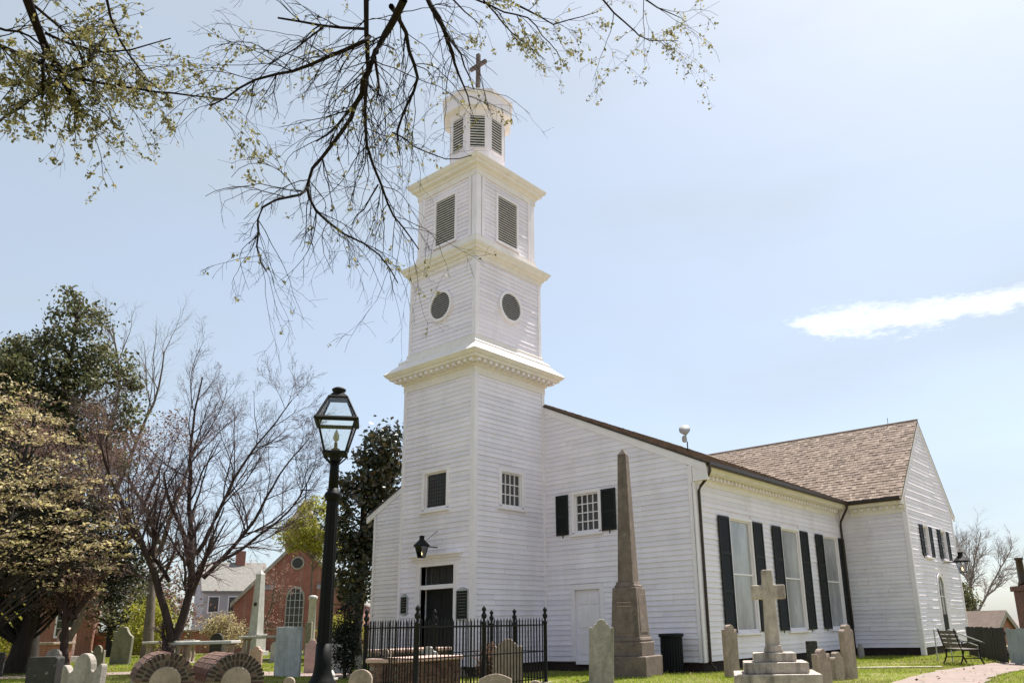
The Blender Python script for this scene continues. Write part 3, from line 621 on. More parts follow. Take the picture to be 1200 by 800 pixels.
# roofs
def slab(p, th=.09):
    n = (Vector(p[1]) - Vector(p[0])).cross(Vector(p[3]) - Vector(p[0])).normalized()
    if n.z < 0: n = -n
    return [Vector(q) - n * th for q in p] + [Vector(q) for q in p]
nav = MB(); zc = lambda y: NR - SL * abs(y - 1.7)
for s in (-1, 1):
    ye = 1.7 + s * (7.46 + .56); nav.hexa(slab([(W - .03, 1.7, NR), (RX, 1.7, NR), (RX, ye, zc(ye)), (W - .03, ye, zc(ye))], .05))
nr_ = nav.build('nave_roof', 'roof_tan', church)
fboxes('roof_edge', NF, [], 'gutter', nr_) if False else None
for y0, y1 in ((-6.32, 0.0), (W, 9.72)):
    z0, z1 = zc(y0), zc(y1); P = NF.P
    MB().hexa([P(y0, z0 - .045, .032), P(y1, z1 - .045, .032), P(y1, z1 - .045, .085), P(y0, z0 - .045, .085), P(y0, z0 + .004, .032), P(y1, z1 + .004, .032), P(y1, z1 + .004, .085), P(y0, z0 + .004, .085)]).build('roof_edge', 'gutter', nr_)
trn = MB(); zt_ = lambda x: RZ - .955 * abs(x - RX)
for s in (-1, 1):
    xe = RX + s * (TE - RX + .56); trn.hexa(slab([(RX, TY - .05, RZ), (RX, 11.83, RZ), (xe, 11.83, zt_(xe)), (xe, TY - .05, zt_(xe))]))
tro = trn.build('transept_roof', 'roof_tan', church)
# individual shingles, lower roof edge of the nave and the whole front slope of the transept
def shingles(origin, along, down, nlen, ndown, wexp, name, parent, nrm, clip=None, seed=1, thick=.016):
    r = np.random.default_rng(seed); V = []; F = []
    o = np.array(origin); a = np.array(along, float); d = np.array(down, float); n = np.array(nrm, float)
    rows = int(ndown / wexp)
    for j in range(rows + 1):
        x = -r.uniform(0, .15)
        while x < nlen:
            wd = r.uniform(.10, .24); x0, x1 = max(0, x), min(nlen, x + wd - .008); x += wd
            if x1 - x0 < .03: continue
            end = ndown - j * wexp + r.uniform(-.012, .012); top = max(0, end - wexp * 1.5)
            if end < .03: continue
            t = thick * r.uniform(.7, 1.7); t2 = .003
            P = lambda u, dn, h: o + a * u + d * dn + n * h
            if clip and not clip(P((x0 + x1) / 2, (top + end) / 2, 0)): continue
            lift = .006
            k = len(V); V += [P(x0, top, t2), P(x1, top, t2), P(x1, end, lift), P(x0, end, lift), P(x0, top, t2 + .004), P(x1, top, t2 + .004), P(x1, end, lift + t), P(x0, end, lift + t)]
            F += [(k + 4, k + 5, k + 6, k + 7), (k + 3, k + 2, k + 6, k + 7), (k, k + 3, k + 7, k + 4), (k + 1, k + 2, k + 6, k + 5)]
    ob = np_obj(name, np.array(V), np.array(F), 'shingle', parent); ob['kind'] = 'stuff'; return ob
def unit(v): v = np.array(v, float); return v / np.linalg.norm(v)
xe = TX - .56 + .02; dn = unit((-1, 0, -.955)); nn = unit((-.955, 0, 1))
shingles((RX, TY - .06, RZ), (0, 1, 0), dn, 18.0, math.hypot(RX - xe, .955 * (RX - xe)) + .04, .185, 'shingles', tro, nn, clip=lambda p: p[2] > zc(p[1]) - .06, seed=4)
dn2 = unit((0, -1, -SL)); nn2 = unit((0, -SL, 1))
shingles((W - .06, 1.7, NR), (1, 0, 0), dn2, TX - W - .2, math.hypot(8.03, 8.03 * SL) + .03, .185, 'shingles', nr_, nn2, clip=lambda p: (p[2] > zt_(p[0]) - .05) and not (p[0] < W + .02 and p[1] > 0), seed=5, thick=.022)
MB().tube([(RX, TY - .07, RZ + .01), (RX, 11.8, RZ + .01)], .045, 8).build('ridge_cap', 'shingle', tro)
MB().tube([(RX, TY + 1.2, RZ), (RX, TY + 1.2, RZ + .32)], .012, 6).build('lightning_rod', 'iron', tro)

# ------------------------------------------------------------------ lamps, plaques and fittings on the church
def lantern_body(mb_frame, mb_glass, c, r0, r1, h, roof_h, n=4, a0=PI / 4, bar=.012):
    cx, cy, cz = c; b = [(cx + r0 * math.cos(a0 + 2 * PI * k / n), cy + r0 * math.sin(a0 + 2 * PI * k / n), cz) for k in range(n)]
    t = [(cx + r1 * math.cos(a0 + 2 * PI * k / n), cy + r1 * math.sin(a0 + 2 * PI * k / n), cz + h) for k in range(n)]
    for k in range(n):
        mb_frame.tube([b[k], t[k]], bar, 6); mb_frame.tube([b[k], b[(k + 1) % n]], bar, 6); mb_frame.tube([t[k], t[(k + 1) % n]], bar * 1.5, 6)
        q = [Vector(p) for p in (b[k], b[(k + 1) % n], t[(k + 1) % n], t[k])]; c0 = Vector((cx, cy, cz)); nn = (q[1] - q[0]).cross(q[3] - q[0]).normalized() * .002
        mb_glass.hexa([p + nn for p in q] + [p - nn for p in q])
def wall_lantern(anchor, nrm, out, label, s=1.0):
    A = Vector(anchor); n = Vector(nrm); T = A + n * out
    root = empty('wall_lantern', anchor, 0, label, 'lantern', 'gas lanterns on brackets along the church walls')
    loc = T - A; f_ = MB(); g_ = MB(); lantern_body(f_, g_, (loc.x, loc.y, -.42 * s), .11 * s, .20 * s, .34 * s, .1)
    f_.box(loc.x - .08 * s, loc.x + .08 * s, loc.y - .08 * s, loc.y + .08 * s, -.435 * s, -.415 * s)
    f_.build('lantern_frame', 'iron', root); g_.build('glass', 'glass_clear', root)
    MB().lathe([(.26 * s, -.09 * s), (.25 * s, -.05 * s), (.13 * s, .07 * s), (.08 * s, .12 * s), (.075 * s, .19 * s), (.085 * s, .2 * s), (.085 * s, .23 * s), (.03 * s, .25 * s)], 12, (loc.x, loc.y, 0)).build('lantern_roof', 'iron', root, smooth=False)
    MB().tube([(0, 0, -.08 * s), loc + Vector((0, 0, -.08 * s))], .018, 6).tube([(0, 0, .45 * s), loc * .75 + Vector((0, 0, .1 * s))], .007, 5).build('bracket', 'iron', root)
    fl = MB().lathe([(.005, -.36 * s), (.025, -.33 * s), (.02, -.29 * s), (.004, -.24 * s)], 8, (loc.x, loc.y, 0)).build('gas_flame', 'flame', root, smooth=True)
    return root
wall_lantern((0, 1.58, 3.92), (-1, 0, 0), .66, 'black gas lantern hanging from a bracket above the tower entrance door')
wall_lantern((19.75, TY - .03, 3.72), (0, -1, 0), .72, 'black gas lantern on a long arm on the transept gable wall', 1.3)
def plaque(y0, y1, z0, z1, label, rows, mt):
    root = empty('plaque', (-.03, (y0 + y1) / 2, z0), 0, label, 'plaque'); w_ = (y1 - y0) / 2; h = z1 - z0
    n = 10; top = [(w_ * .78 * math.cos(PI * k / n), h + .085 * math.sin(PI * k / n)) for k in range(n + 1)]
    bot = [(-w_ * .78 * math.cos(PI * k / n), -.05 * math.sin(PI * k / n)) for k in range(n + 1)]
    poly = [(w_ + .02, 0), (w_ + .02, h)] + top + [(-w_ - .02, h), (-w_ - .02, 0)] + bot
    MB().prism(poly, lambda a, b, k: (-.03 * k - .005, a, b)).build('frame', 'marble_grey', root)
    MB().box(-.042, -.036, -w_ + .02, w_ - .02, .02, h - .02).build('panel', 'black_paint', root)
    r = random.Random(int(y0 * 100)); tx = MB()
    for k in range(rows):
        z = h - .09 - k * (h - .14) / rows; x = -w_ * r.uniform(.55, .8); xe = -x
        while x < xe:
            l = r.uniform(.02, .05); tx.box(-.0445, -.0425, x, min(xe, x + l), z - .016, z); x += l + .015
    tx.build('lettering', 'stone_green', root)
plaque(2.90, 3.20, 1.86, 2.40, 'small black plaque with grey surround on narrow strip beside the church door', 5, 'black_paint')
plaque(.15, .64, 1.63, 2.48, 'large black lettered notice plaque between door and tower corner', 8, 'black_paint')
fl = empty('siren', (8.0, -3.05, 7.42), 0, 'grey horn siren on a short pole on the nave roof', 'siren')
MB().tube([(0, 0, 0), (0, 0, .42)], .022, 8).build('pole', 'iron', fl)
MB().lathe([(.05, -.1), (.09, -.06), (.1, .08), (.07, .14)], 12, (-.05, .08, .5)).build('motor', 'marble_grey', fl, smooth=True)
hb = MB(); ax = Vector((-.75, -.35, .25)).normalized(); hb.tube([Vector((-.03, .04, .75)) + ax * t for t in (-.12, -.02, .12, .26)], [.05, .08, .15, .21], 16); hb.build('horn', 'marble_grey', fl, smooth=True)

# ------------------------------------------------------------------ street lamp in the foreground
lp = empty('street_lamp', (-11.82, -9.68, 0), 0, 'tall black cast iron gas street lamp with four sided glass lantern', 'lamp')
MB().lathe([(.25, 0), (.25, .08), (.215, .12), (.195, .4), (.205, .52), (.18, .58), (.165, .74), (.16, .78), (.125, .83), (.098, .90), (.088, .98), (.083, 1.2)], 20).build('base', 'iron_gloss', lp, smooth=True)
MB().lathe([(.080, 1.15), (.075, 1.6), (.069, 2.3), (.064, 2.78)], 24, flute=.08).build('post', 'iron_gloss', lp)
MB().lathe([(.068, 2.76), (.085, 2.78), (.096, 2.82), (.085, 2.85), (.064, 2.87), (.058, 2.9)], 20).build('collar', 'iron_gloss', lp, smooth=True)
MB().lathe([(.057, 2.88), (.052, 3.1), (.048, 3.24)], 20).build('neck', 'iron_gloss', lp, smooth=True)
la = math.radians(45 + 52)
f_, g_ = MB(), MB(); lantern_body(f_, g_, (0, 0, 3.31), .165, .295, .36, .2, a0=la, bar=.011)
for k in range(4):
    a = la + PI / 2 * k; f_.tube([(0.05 * math.cos(a), .05 * math.sin(a), 3.18), (.19 * math.cos(a), .19 * math.sin(a), 3.30)], .009, 6)
f_.lathe([(.19, 3.29), (.19, 3.32)], 4, (0, 0, 0), la); f_.lathe([(.055, 3.22), (.07, 3.28), (.09, 3.30)], 12)
lf = f_.build('lantern_frame', 'iron', lp); g_.build('lantern_glass', 'glass_clear', lp)
rf = MB()
b4 = [(.322 * math.cos(la + PI / 2 * k), .322 * math.sin(la + PI / 2 * k), 3.685) for k in range(4)]; t4 = [(.145 * math.cos(la + PI / 2 * k), .145 * math.sin(la + PI / 2 * k), 3.97) for k in range(4)]
g2 = MB()
for k in range(4):
    rf.tube([b4[k], t4[k]], .014, 6); rf.tube([b4[k], b4[(k + 1) % 4]], .022, 6); rf.tube([t4[k], t4[(k + 1) % 4]], .016, 6)
    q = [Vector(p) for p in (b4[k], b4[(k + 1) % 4], t4[(k + 1) % 4], t4[k])]; nn = (q[1] - q[0]).cross(q[3] - q[0]).normalized() * .002; g2.hexa([p + nn for p in q] + [p - nn for p in q])
rf.lathe([(.145, 3.965), (.145, 3.985), (.09, 4.03)], 4, (0, 0, 0), la); rf.build('lantern_roof', 'iron', lp); g2.build('roof_glass', 'glass_clear', lp)
MB().lathe([(.06, 4.0), (.06, 4.05), (.08, 4.065), (.082, 4.085), (.05, 4.105), (.015, 4.115)], 14).build('chimney_cap', 'iron', lp, smooth=True)
bu = MB().lathe([(.05, 3.32), (.05, 3.36), (.02, 3.38), (.018, 3.44)], 10).build('burner', 'cross_wood', lp)
MB().lathe([(.004, 3.44), (.03, 3.47), (.034, 3.51), (.02, 3.56), (.003, 3.6)], 10).build('mantle', 'marble', bu, smooth=True)

# ------------------------------------------------------------------ gravestones
def prof_round(w_, h):
    r = w_ / 2; return [(-r, 0), (r, 0), (r, h - r * .9)] + [(r * math.cos(PI * k / 12), h - r * .9 + r * .9 * math.sin(PI * k / 12)) for k in range(1, 12)] + [(-r, h - r * .9)]
def prof_flat(w_, h): r = w_ / 2; return [(-r, 0), (r, 0), (r, h - .02), (r - .02, h), (-r + .02, h), (-r, h - .02)]
def prof_seg(w_, h): r = w_ / 2; return [(-r, 0), (r, 0)] + [(r - 2 * r * k / 10, h - .09 + .09 * math.sin(PI * k / 10)) for k in range(11)]
def prof_tymp(w_, h, tw=.58, sh=.22, ear=.05):        # round tympanum with raised shoulders
    r = w_ / 2; t = r * tw; zs = h - sh; out = [(-r, 0), (r, 0), (r, zs + ear * .4)]
    out += [(r - (r - t) * .45 * (1 - math.cos(PI / 2 * k / 4)), zs + ear * (.4 + .6 * math.sin(PI * k / 4))) for k in range(1, 4)]
    out += [(r - (r - t) * .75, zs - ear * .4), (t, zs)]
    out += [(t * math.cos(PI * k / 10), zs + sh * math.sin(PI * k / 10) ** .9) for k in range(1, 10)]
    left = [(-a, b) for a, b in reversed(out[2:]) if abs(a) > t * .99]
    return out + left
def prof_step(w_, h):                                  # stepped baroque head
    r = w_ / 2; R_ = [(r, h - .20), (r * .93, h - .165), (r * .80, h - .165), (r * .74, h - .20), (r * .70, h - .17), (r * .58, h - .11), (r * .40, h - .09), (r * .36, h - .05), (r * .25, h - .012), (0, h)]
    return [(-r, 0), (r, 0)] + R_ + [(-a, b) for a, b in reversed(R_[:-1])]
def prof_lean(w_, h):                                  # one shoulder worn away
    r = w_ / 2; return [(-r, 0), (r, 0), (r, h - .18), (r * .8, h - .17), (r * .68, h - .19), (r * .55, h - .08), (r * .3, h - .01), (0, h), (-r * .25, h - .03), (-r * .42, h - .16), (-r * .7, h - .30), (-r * .95, h - .36), (-r, h - .42)]
def prof_cap(w_, h):
    r = w_ / 2; return [(-r, 0), (r, 0), (r, h - .16), (r * .85, h - .12), (r * .55, h - .10), (r * .5, h - .04), (r * .25, h), (-r * .25, h), (-r * .5, h - .04), (-r * .55, h - .10), (-r * .85, h - .12), (-r, h - .16)]
def gravestone(prof, x, y, rz, mt, label, th=.1, tilt=0, roll=0, z=None):
    # rz: direction the face looks, measured from -X turning towards -Y
    zz = terrain(x, y) if z is None else z
    poly = [(a, b - .25 if b == 0 else b) for a, b in prof]
    o = MB().prism(poly, lambda a, b, k: ((k - .5) * th, a, b)).build('gravestone', mt, None, bevel=.012)
    o.location = (x, y, zz); o.rotation_euler = (roll, tilt, rz); tag(o, label, 'gravestone', 'headstones standing in the churchyard'); return o
Rd = math.radians
gravestone(prof_tymp(.58, 1.14, .46, .2, .07), -12.86, -6.20, Rd(25), 'stone_grey', 'grey headstone with round tympanum and raised shoulders in front of brick box tomb', .1, Rd(2), Rd(-1))
gravestone(prof_flat(.46, 1.10), -12.91, -5.11, Rd(25), 'stone_dark', 'shade darkened square topped headstone beside the grey round shouldered headstone', .14)  # near black colour carries the shade this stone stands in
gravestone(prof_lean(.82, 1.45), -2.6, 17.0, Rd(32), 'stone_green', 'mossy tall headstone with one worn away shoulder on the lawn', .14, 0, Rd(2))
gravestone(prof_flat(.80, 1.42), -3.25, 4.35, Rd(28), 'marble_grey', 'broad square topped grey marble slab headstone beside brick footpath', .12, Rd(-1))
gravestone(prof_cap(.46, .68), -1.4, 9.2, Rd(25), 'stone_pink', 'small pinkish headstone left of the broad marble slab', .1)
gravestone(prof_cap(.42, 1.03), -1.75, 5.4, Rd(52), 'stone_pink', 'pinkish headstone peeping out behind the broad marble slab', .12)
gravestone(prof_tymp(.64, 1.28, .62, .24), -.85, 5.11, Rd(30), 'marble_grey', 'grey marble headstone with arched head behind the lamp post', .1)
gravestone(prof_round(.40, .70), -8.12, -5.44, Rd(40), 'stone_tan', 'small round topped tan headstone in front of the iron fence', .1, Rd(3), Rd(3))
gravestone(prof_round(.20, .57), -8.51, -3.94, Rd(40), 'stone_tan', 'tiny round footstone beside the street lamp', .08)
gravestone(prof_flat(.24, .47), 1.2, 6.9, Rd(30), 'stone_grey', 'little pale footstone between marble headstone and evergreen shrub', .08)
gravestone(prof_cap(.20, .50), -5.35, -1.75, Rd(40), 'stone_dark', 'narrow dark headstone just outside the fence corner', .08)
gravestone(prof_tymp(.28, .95, .6, .1), -5.0, -2.25, Rd(35), 'stone_tan', 'brownish narrow headstone inside the far fence corner', .08)
gravestone(prof_step(.52, 1.46), -3.13, -6.97, Rd(38), 'stone_grey', 'tall pale headstone with pointed stepped head beside the brown obelisk', .13, Rd(-2), Rd(2))
gravestone(prof_step(.70, 1.08), -2.54, -3.77, Rd(40), 'stone_tan', 'wide tan headstone with stepped head inside the iron fence', .12)
gravestone(prof_cap(.44, .95), -3.6, -2.15, Rd(35), 'marble', 'pale headstone standing between the two brick box tombs', .1)
gravestone(prof_seg(.58, .55), -6.35, -7.01, Rd(38), 'stone_tan', 'low broad headstone with gently curved top before the fence', .12, Rd(3))
gravestone(prof_round(.30, .36), -5.12, -6.88, Rd(38), 'stone_tan', 'very low rounded footstone beside the low broad headstone', .1)
gravestone(prof_tymp(.42, 1.26, .55, .16), 1.54, -7.57, Rd(75), 'stone_tan', 'tall narrow headstone with rounded head by the nave downspout', .14)
gravestone(prof_flat(.36, .80), 5.49, -8.06, Rd(70), 'stone_dark', 'dark square headstone behind the cross monument', .12)
gravestone(prof_tymp(.38, .80, .5, .14), -1.41, -11.06, Rd(72), 'stone_tan', 'short headstone with knob shaped head beside the cross steps', .14)
gravestone(prof_cap(.34, .63), 1.71, -10.17, Rd(75), 'stone_tan', 'short thick headstone with chipped top between two others', .15)
gravestone(prof_cap(.36, 1.23), 2.35, -10.23, Rd(72), 'stone_tan', 'tall thick post like headstone below the transept corner', .16)
gravestone(prof_cap(.24, .50), 13.6, -6.6, Rd(60), 'stone_grey', 'tiny grey footstone against the transept foundation', .1)
gravestone(prof_round(.62, 1.15), 3.2, 20.5, Rd(30), 'stone_dark', 'dark arched headstone beyond the table tombs', .14)
gravestone(prof_flat(.40, 1.35), .6, 19.5, Rd(30), 'stone_green', 'tapering dark slab leaning beyond the table tombs', .14, 0, Rd(-6))
gravestone(prof_flat(.30, 1.55), 5.6, 16.6, Rd(35), 'stone_green', 'narrow mossy slab next to the pale column behind the lamp', .2)

for k, (x, y, w_, h, pf, mt, lab) in enumerate(((-7.6, 9.6, .5, .75, prof_round, 'stone_grey', 'small rounded headstone in the shade of the holly'), (-5.2, 12.6, .5, .8, prof_tymp, 'stone_green', 'small shouldered headstone beyond the brick footpath'), (-.2, 16.4, .45, .9, prof_flat, 'stone_grey', 'plain square headstone beside the rear table tomb'),
        (.9, 11.6, .5, .8, prof_round, 'marble', 'pale rounded headstone behind the broad marble slab'), (3.4, 12.6, .5, .95, prof_tymp, 'stone_tan', 'tan shouldered headstone in front of the white column'), (-8.9, 10.2, .5, .7, prof_flat, 'stone_dark', 'dark square headstone under the leaning holly'), (4.6, 14.6, .45, .8, prof_cap, 'stone_grey', 'grey capped headstone beside the white column'))):
    gravestone(pf(w_, h), x, y, Rd(28 + 5 * k), mt, lab, .1, Rd(2 - k), Rd(k - 3))
gt_ = empty('tablet_monument', (-1.9, 24.5, .32), Rd(20), 'pinkish marble tablet monument with dark round wreath on its arched top', 'monument')
MB().prism(prof_round(.85, 1.55), lambda a, b, k: ((k - .5) * .3, a, b)).build('tablet', 'stone_pink', gt_, bevel=.02)
MB().prism([(.26 * math.cos(2 * PI * k / 20), 1.18 + .26 * math.sin(2 * PI * k / 20)) for k in range(20)], lambda a, b, k: (-.19 + .045 * k, a, b)).build('wreath', 'stone_dark', gt_)
MB().box(-.35, .35, -.6, .6, -.2, .28).build('plinth', 'stone_grey', gt_, bevel=.02)

# brick barrel vaults with a stone tablet in the end
def barrel_vault(x, y, rz, w_, h, ln, label):
    root = empty('barrel_vault_tomb', (x, y, terrain(x, y)), rz, label, 'tomb', 'brick barrel vault tombs'); R0 = w_ / 2; zs = h - R0; ri = R0 * .52
    # body: smooth mortar core, brick skin above
    n = 18; poly = [(-R0 + .012, -.2), (R0 - .012, -.2)] + [((R0 - .012) * math.cos(PI * k / n), zs + (R0 - .012) * math.sin(PI * k / n)) for k in range(n + 1)]
    MB().prism(poly, lambda a, b, k: (.012 + (ln - .024) * k, a, b)).build('core', 'mortar', root)
    r = random.Random(int(x * 100)); nb = 17
    def wedge(r0, r1, t0, t1, x0, x1):
        q = [(r0, t0), (r1, t0), (r1, t1), (r0, t1)]
        return MB().hexa([(x0, rr * math.cos(t), zs + rr * math.sin(t)) for rr, t in q] + [(x1, rr * math.cos(t), zs + rr * math.sin(t)) for rr, t in q])
    g = .012
    for ring, (r0, r1) in enumerate(((ri + .012, (ri + R0) / 2 - .006), ((ri + R0) / 2 + .006, R0))):
        nb = 13 if ring == 0 else 19
        for k in range(nb):
            t0, t1 = PI * k / nb + g / r1, PI * (k + 1) / nb - g / r1
            wedge(r0, r1 + r.uniform(-.006, .004), t0, t1, -.008 + r.uniform(-.006, .006), .20).build('brick', 'brick_black' if r.random() < .8 else 'vault_brick', root)
    nr = 14
    for k in range(nr):
        xx = .22 - (k % 2) * .1
        while xx < ln - .02:
            l = min(.21, ln - xx)
            if l > .05: wedge(R0 - .02, R0 + r.uniform(-.003, .004), PI * k / nr + .006 / R0, PI * (k + 1) / nr - .006 / R0, max(.215, xx), xx + l - .012).build('brick', 'vault_brick', root)
            xx += l
    # courses of the end wall under the springing, darkened for the front's shade
    zc_ = zs - .012; row = 0
    while zc_ > .05:
        xx = -R0 + (row % 2) * .1
        while xx < R0 - .03:
            l = min(.205, R0 - xx)
            if l > .04 and not (-ri < xx + l / 2 < ri): MB().box(-.006 + r.uniform(-.004, .004), .1, xx + .006, xx + l - .006, zc_ - .065, zc_).build('brick', 'brick_dark', root)
            xx += l
        zc_ -= .077; row += 1
    MB().prism([(-ri, .02), (ri, .02)] + [(ri * math.cos(PI * k / 14), zs + ri * math.sin(PI * k / 14)) for k in range(15)], lambda a, b, k: (-.004 + .05 * k - .02, a, b)).build('stone_tablet', 'stone_tan', root, bevel=.008)
    return root
barrel_vault(-12.22, -7.0, Rd(68), .68, 1.12, 1.9, 'brick barrel vault tomb nearer the grey shouldered headstone')
barrel_vault(-11.50, -7.38, Rd(69.5), .69, 1.09, 1.9, 'brick barrel vault tomb nearer the street lamp')

# table tombs: a slab on turned legs
def table_tomb(x, y, rz, ln, wd, h, label, mt='marble', legs='stone_tan'):
    root = empty('table_tomb', (x, y, terrain(x, y)), rz, label, 'tomb', 'table tombs with thin slabs')
    MB().box(-ln / 2, ln / 2, -wd / 2, wd / 2, h - .09, h).build('slab', mt, root, bevel=.02)
    for sx in (-1, 1):
        for sy in (-1, 1):
            MB().lathe([(.12, -.1), (.12, .06), (.07, .1), (.10, .28), (.07, .5), (.065, h - .2), (.11, h - .14), (.11, h - .088)], 12, (sx * (ln / 2 - .2), sy * (wd / 2 - .16), 0)).build('leg', legs, root, smooth=True)
    MB().box(-ln / 2 + .1, ln / 2 - .1, -wd / 2 + .05, wd / 2 - .05, -.1, .06).build('base', 'stone_grey', root, bevel=.015)
    return root
table_tomb(-4.8, 6.25, Rd(-48), 1.75, .85, .93, 'table tomb on turned legs standing beside the forked bare tree')
table_tomb(-1.6, 15.0, Rd(-40), 1.9, .9, .86, 'table tomb behind the mossy worn headstone')
table_tomb(1.8, 14.2, Rd(-50), 1.7, .85, .98, 'table tomb between the marble slab and the brick church')

# brick box tombs with pale slab
def box_tomb(x, y, rz, ln, wd, h, label):
    root = empty('box_tomb', (x, y, terrain(x, y)), rz, label, 'tomb', 'brick box tombs by the iron fence'); r = random.Random(int(ln * 77))
    MB().box(-ln / 2 + .014, ln / 2 - .014, -wd / 2 + .014, wd / 2 - .014, -.1, h - .09).build('core', 'mortar', root)
    br = MB().box(-.1, .1, -.02, .012, -.031, .031).mesh('brick'); br.materials.append(M['vault_brick']); br2 = br.copy(); br2.materials[0] = M['brick_dark']  # darker brick tones hold the shade on the tomb fronts
    rows = int((h - .09) / .075)
    for k in range(rows):
        z = .04 + k * .075; off = .105 * (k % 2)
        for (L_, D_, ry) in ((ln, wd, 0), (wd, ln, 1)):
            n = int(L_ / .21)
            for sgn in (-1, 1):
                if L_ == ln and sgn == 1: continue
                for i in range(n):
                    a = -L_ / 2 + .105 + i * .21 + off * .6
                    if a > L_ / 2 - .1: continue
                    if ry == 0: inst('brick', br if r.random() < .7 else br2, root, (a, sgn * (D_ / 2 - .012), z), 0 if sgn < 0 else PI)
                    else: inst('brick', br if r.random() < .7 else br2, root, (sgn * (D_ / 2 - .012), a, z), PI / 2 if sgn > 0 else -PI / 2)
    MB().box(-ln / 2 - .06, ln / 2 + .06, -wd / 2 - .06, wd / 2 + .06, h - .09, h).build('slab', 'stone_pink', root, bevel=.02)
    return root
box_tomb(-4.85, -3.15, Rd(3), 1.95, .85, .77, 'brick box tomb with pale slab inside the iron fence')
box_tomb(-3.0, -.75, Rd(3), 2.0, .85, .90, 'brick box tomb with pale slab just in front of the church door')
bl = empty('box_tomb', (-3.4, 22.3, .32), Rd(25), 'tan brick box tomb in the shade of the evergreens', 'tomb')
MB().box(-.5, .5, -.8, .8, -.1, .82).build('body', 'brick_wall', bl, bevel=.01); MB().box(-.58, .58, -.88, .88, .82, .92).build('slab', 'stone_tan', bl, bevel=.015)
ft = empty('footstone', (-6.82, -2.67, 0), Rd(35), 'squat striped brick and stone marker at the foot of the street lamp', 'marker')
for k in range(3): MB().box(-.15, .15, -.16, .16, k * .16 - .05, k * .16 + .06).build('brick_course', 'brick', ft, bevel=.008); MB().box(-.17, .17, -.18, .18, k * .16 + .06, k * .16 + .11).build('stone_course', 'marble', ft, bevel=.01)
MB().lathe([(.17, .43), (.16, .5), (.12, .57), (.05, .61)], 14).build('cap', 'marble', ft, smooth=True)

# brown obelisk
def sqf(mb, prof, c=(0, 0)):   # square loft in local axes
    return mb.lathe([(h * math.sqrt(2), z) for h, z in prof], 4, (c[0], c[1], 0), PI / 4)
ob = empty('obelisk', (-.1, -5.69, .12), Rd(13), 'tall brown sandstone obelisk on a stepped pedestal beside the nave', 'obelisk')
ob.scale = (.91, .91, .91)
sqf(MB(), [(.66, -.5), (.66, .52), (.645, .535)]).build('lower_base', 'sandstone', ob, bevel=.015)
sqf(MB(), [(.50, .535), (.50, .88), (.49, .90)]).build('upper_base', 'sandstone', ob, bevel=.015)
sqf(MB(), [(.45, .90), (.46, .95), (.445, 1.0), (.425, 1.03)]).build('base_moulding', 'sandstone', ob, bevel=.01)
die = sqf(MB(), [(.41, 1.03), (.355, 2.24), (.35, 2.32), (.34, 2.34)]).build('die', 'sandstone', ob, bevel=.01)
for k in range(4):
    pl = MB().prism([(-.28, 1.14), (.28, 1.14), (.245, 2.02), (.16, 2.16), (-.16, 2.16), (-.245, 2.02)], lambda p, q, kk: (-(.41 - (q - 1.03) * .0455) - .012 + .03 * kk, p, q)).build('carved_panel', 'sandstone', die, bevel=.008); pl.rotation_euler = (0, 0, k * PI / 2)
fr_ = MB()
for q in (1.94, 1.84): fr_.box(-.40, -.37, -.2, .2, q - .014, q + .014)
fr_.build('inscription_band', 'stone_tan', die)
sqf(MB(), [(.30, 2.34), (.305, 2.39), (.275, 2.42), (.26, 2.50)]).build('collar', 'sandstone', ob, bevel=.01)
sqf(MB(), [(.228, 2.50), (.125, 6.12)]).build('shaft', 'sandstone', ob, bevel=.01)
sqf(MB(), [(.125, 6.12), (.012, 6.30)]).build('tip', 'sandstone', ob, bevel=.006)

# granite cross on steps
cx_ = empty('cross_monument', (-3.4, -11.0, 0), Rd(28), 'weathered pale granite cross on three stepped blocks', 'monument')
MB().box(-.72, .72, -.72, .72, -.1, .47).build('step', 'granite', cx_, bevel=.02)
MB().box(-.54, .54, -.54, .54, .472, .655).build('step', 'granite', cx_, bevel=.02)
MB().box(-.36, .36, -.36, .36, .657, .805).build('step', 'granite', cx_, bevel=.02)
crs = MB().prism([(-.13, .807), (.13, .807), (.105, 1.72), (.30, 1.72), (.30, 1.97), (.10, 1.97), (.095, 2.24), (-.095, 2.24), (-.10, 1.97), (-.30, 1.97), (-.30, 1.72), (-.105, 1.72)], lambda a, b, k: ((k - .5) * .2, a, b)).build('cross', 'granite', cx_, bevel=.025)
MB().prism([(-.17, .806), (.17, .806), (.13, .93), (-.13, .93)], lambda a, b, k: ((k - .5) * .3, a, b)).build('cross_foot', 'granite', cx_, bevel=.02)

# pale obelisks behind
def pale_obelisk(x, y, h, b, label, mt='marble'):
    root = empty('obelisk', (x, y, terrain(x, y)), Rd(20), label, 'obelisk')
    sqf(MB(), [(b * 1.9, -.2), (b * 1.9, .25)]).build('base', mt, root, bevel=.015); sqf(MB(), [(b * 1.45, .25), (b * 1.4, .95), (b * 1.55, .99), (b * 1.55, 1.06)]).build('die', mt, root, bevel=.01)
    sqf(MB(), [(b, 1.06), (b * .62, h - .22)]).build('shaft', mt, root, bevel=.01); sqf(MB(), [(b * .62, h - .22), (.01, h)]).build('tip', mt, root)
    return root
pale_obelisk(5.2, 20.5, 4.2, .25, 'pale marble obelisk with a dark medallion before the brick church')
MB().prism([(.09 * math.cos(2 * PI * k / 12), 2.5 + .09 * math.sin(2 * PI * k / 12)) for k in range(12)], lambda a, b, k: (-.235 + .04 * k, a, b)).build('medallion', 'stone_dark', [o for o in bpy.data.objects if o.name == 'obelisk.001'][0])
pc = empty('column_monument', (6.4, 17.6, terrain(6.4, 17.6)), 0, 'slender white marble column monument behind the street lamp', 'monument')
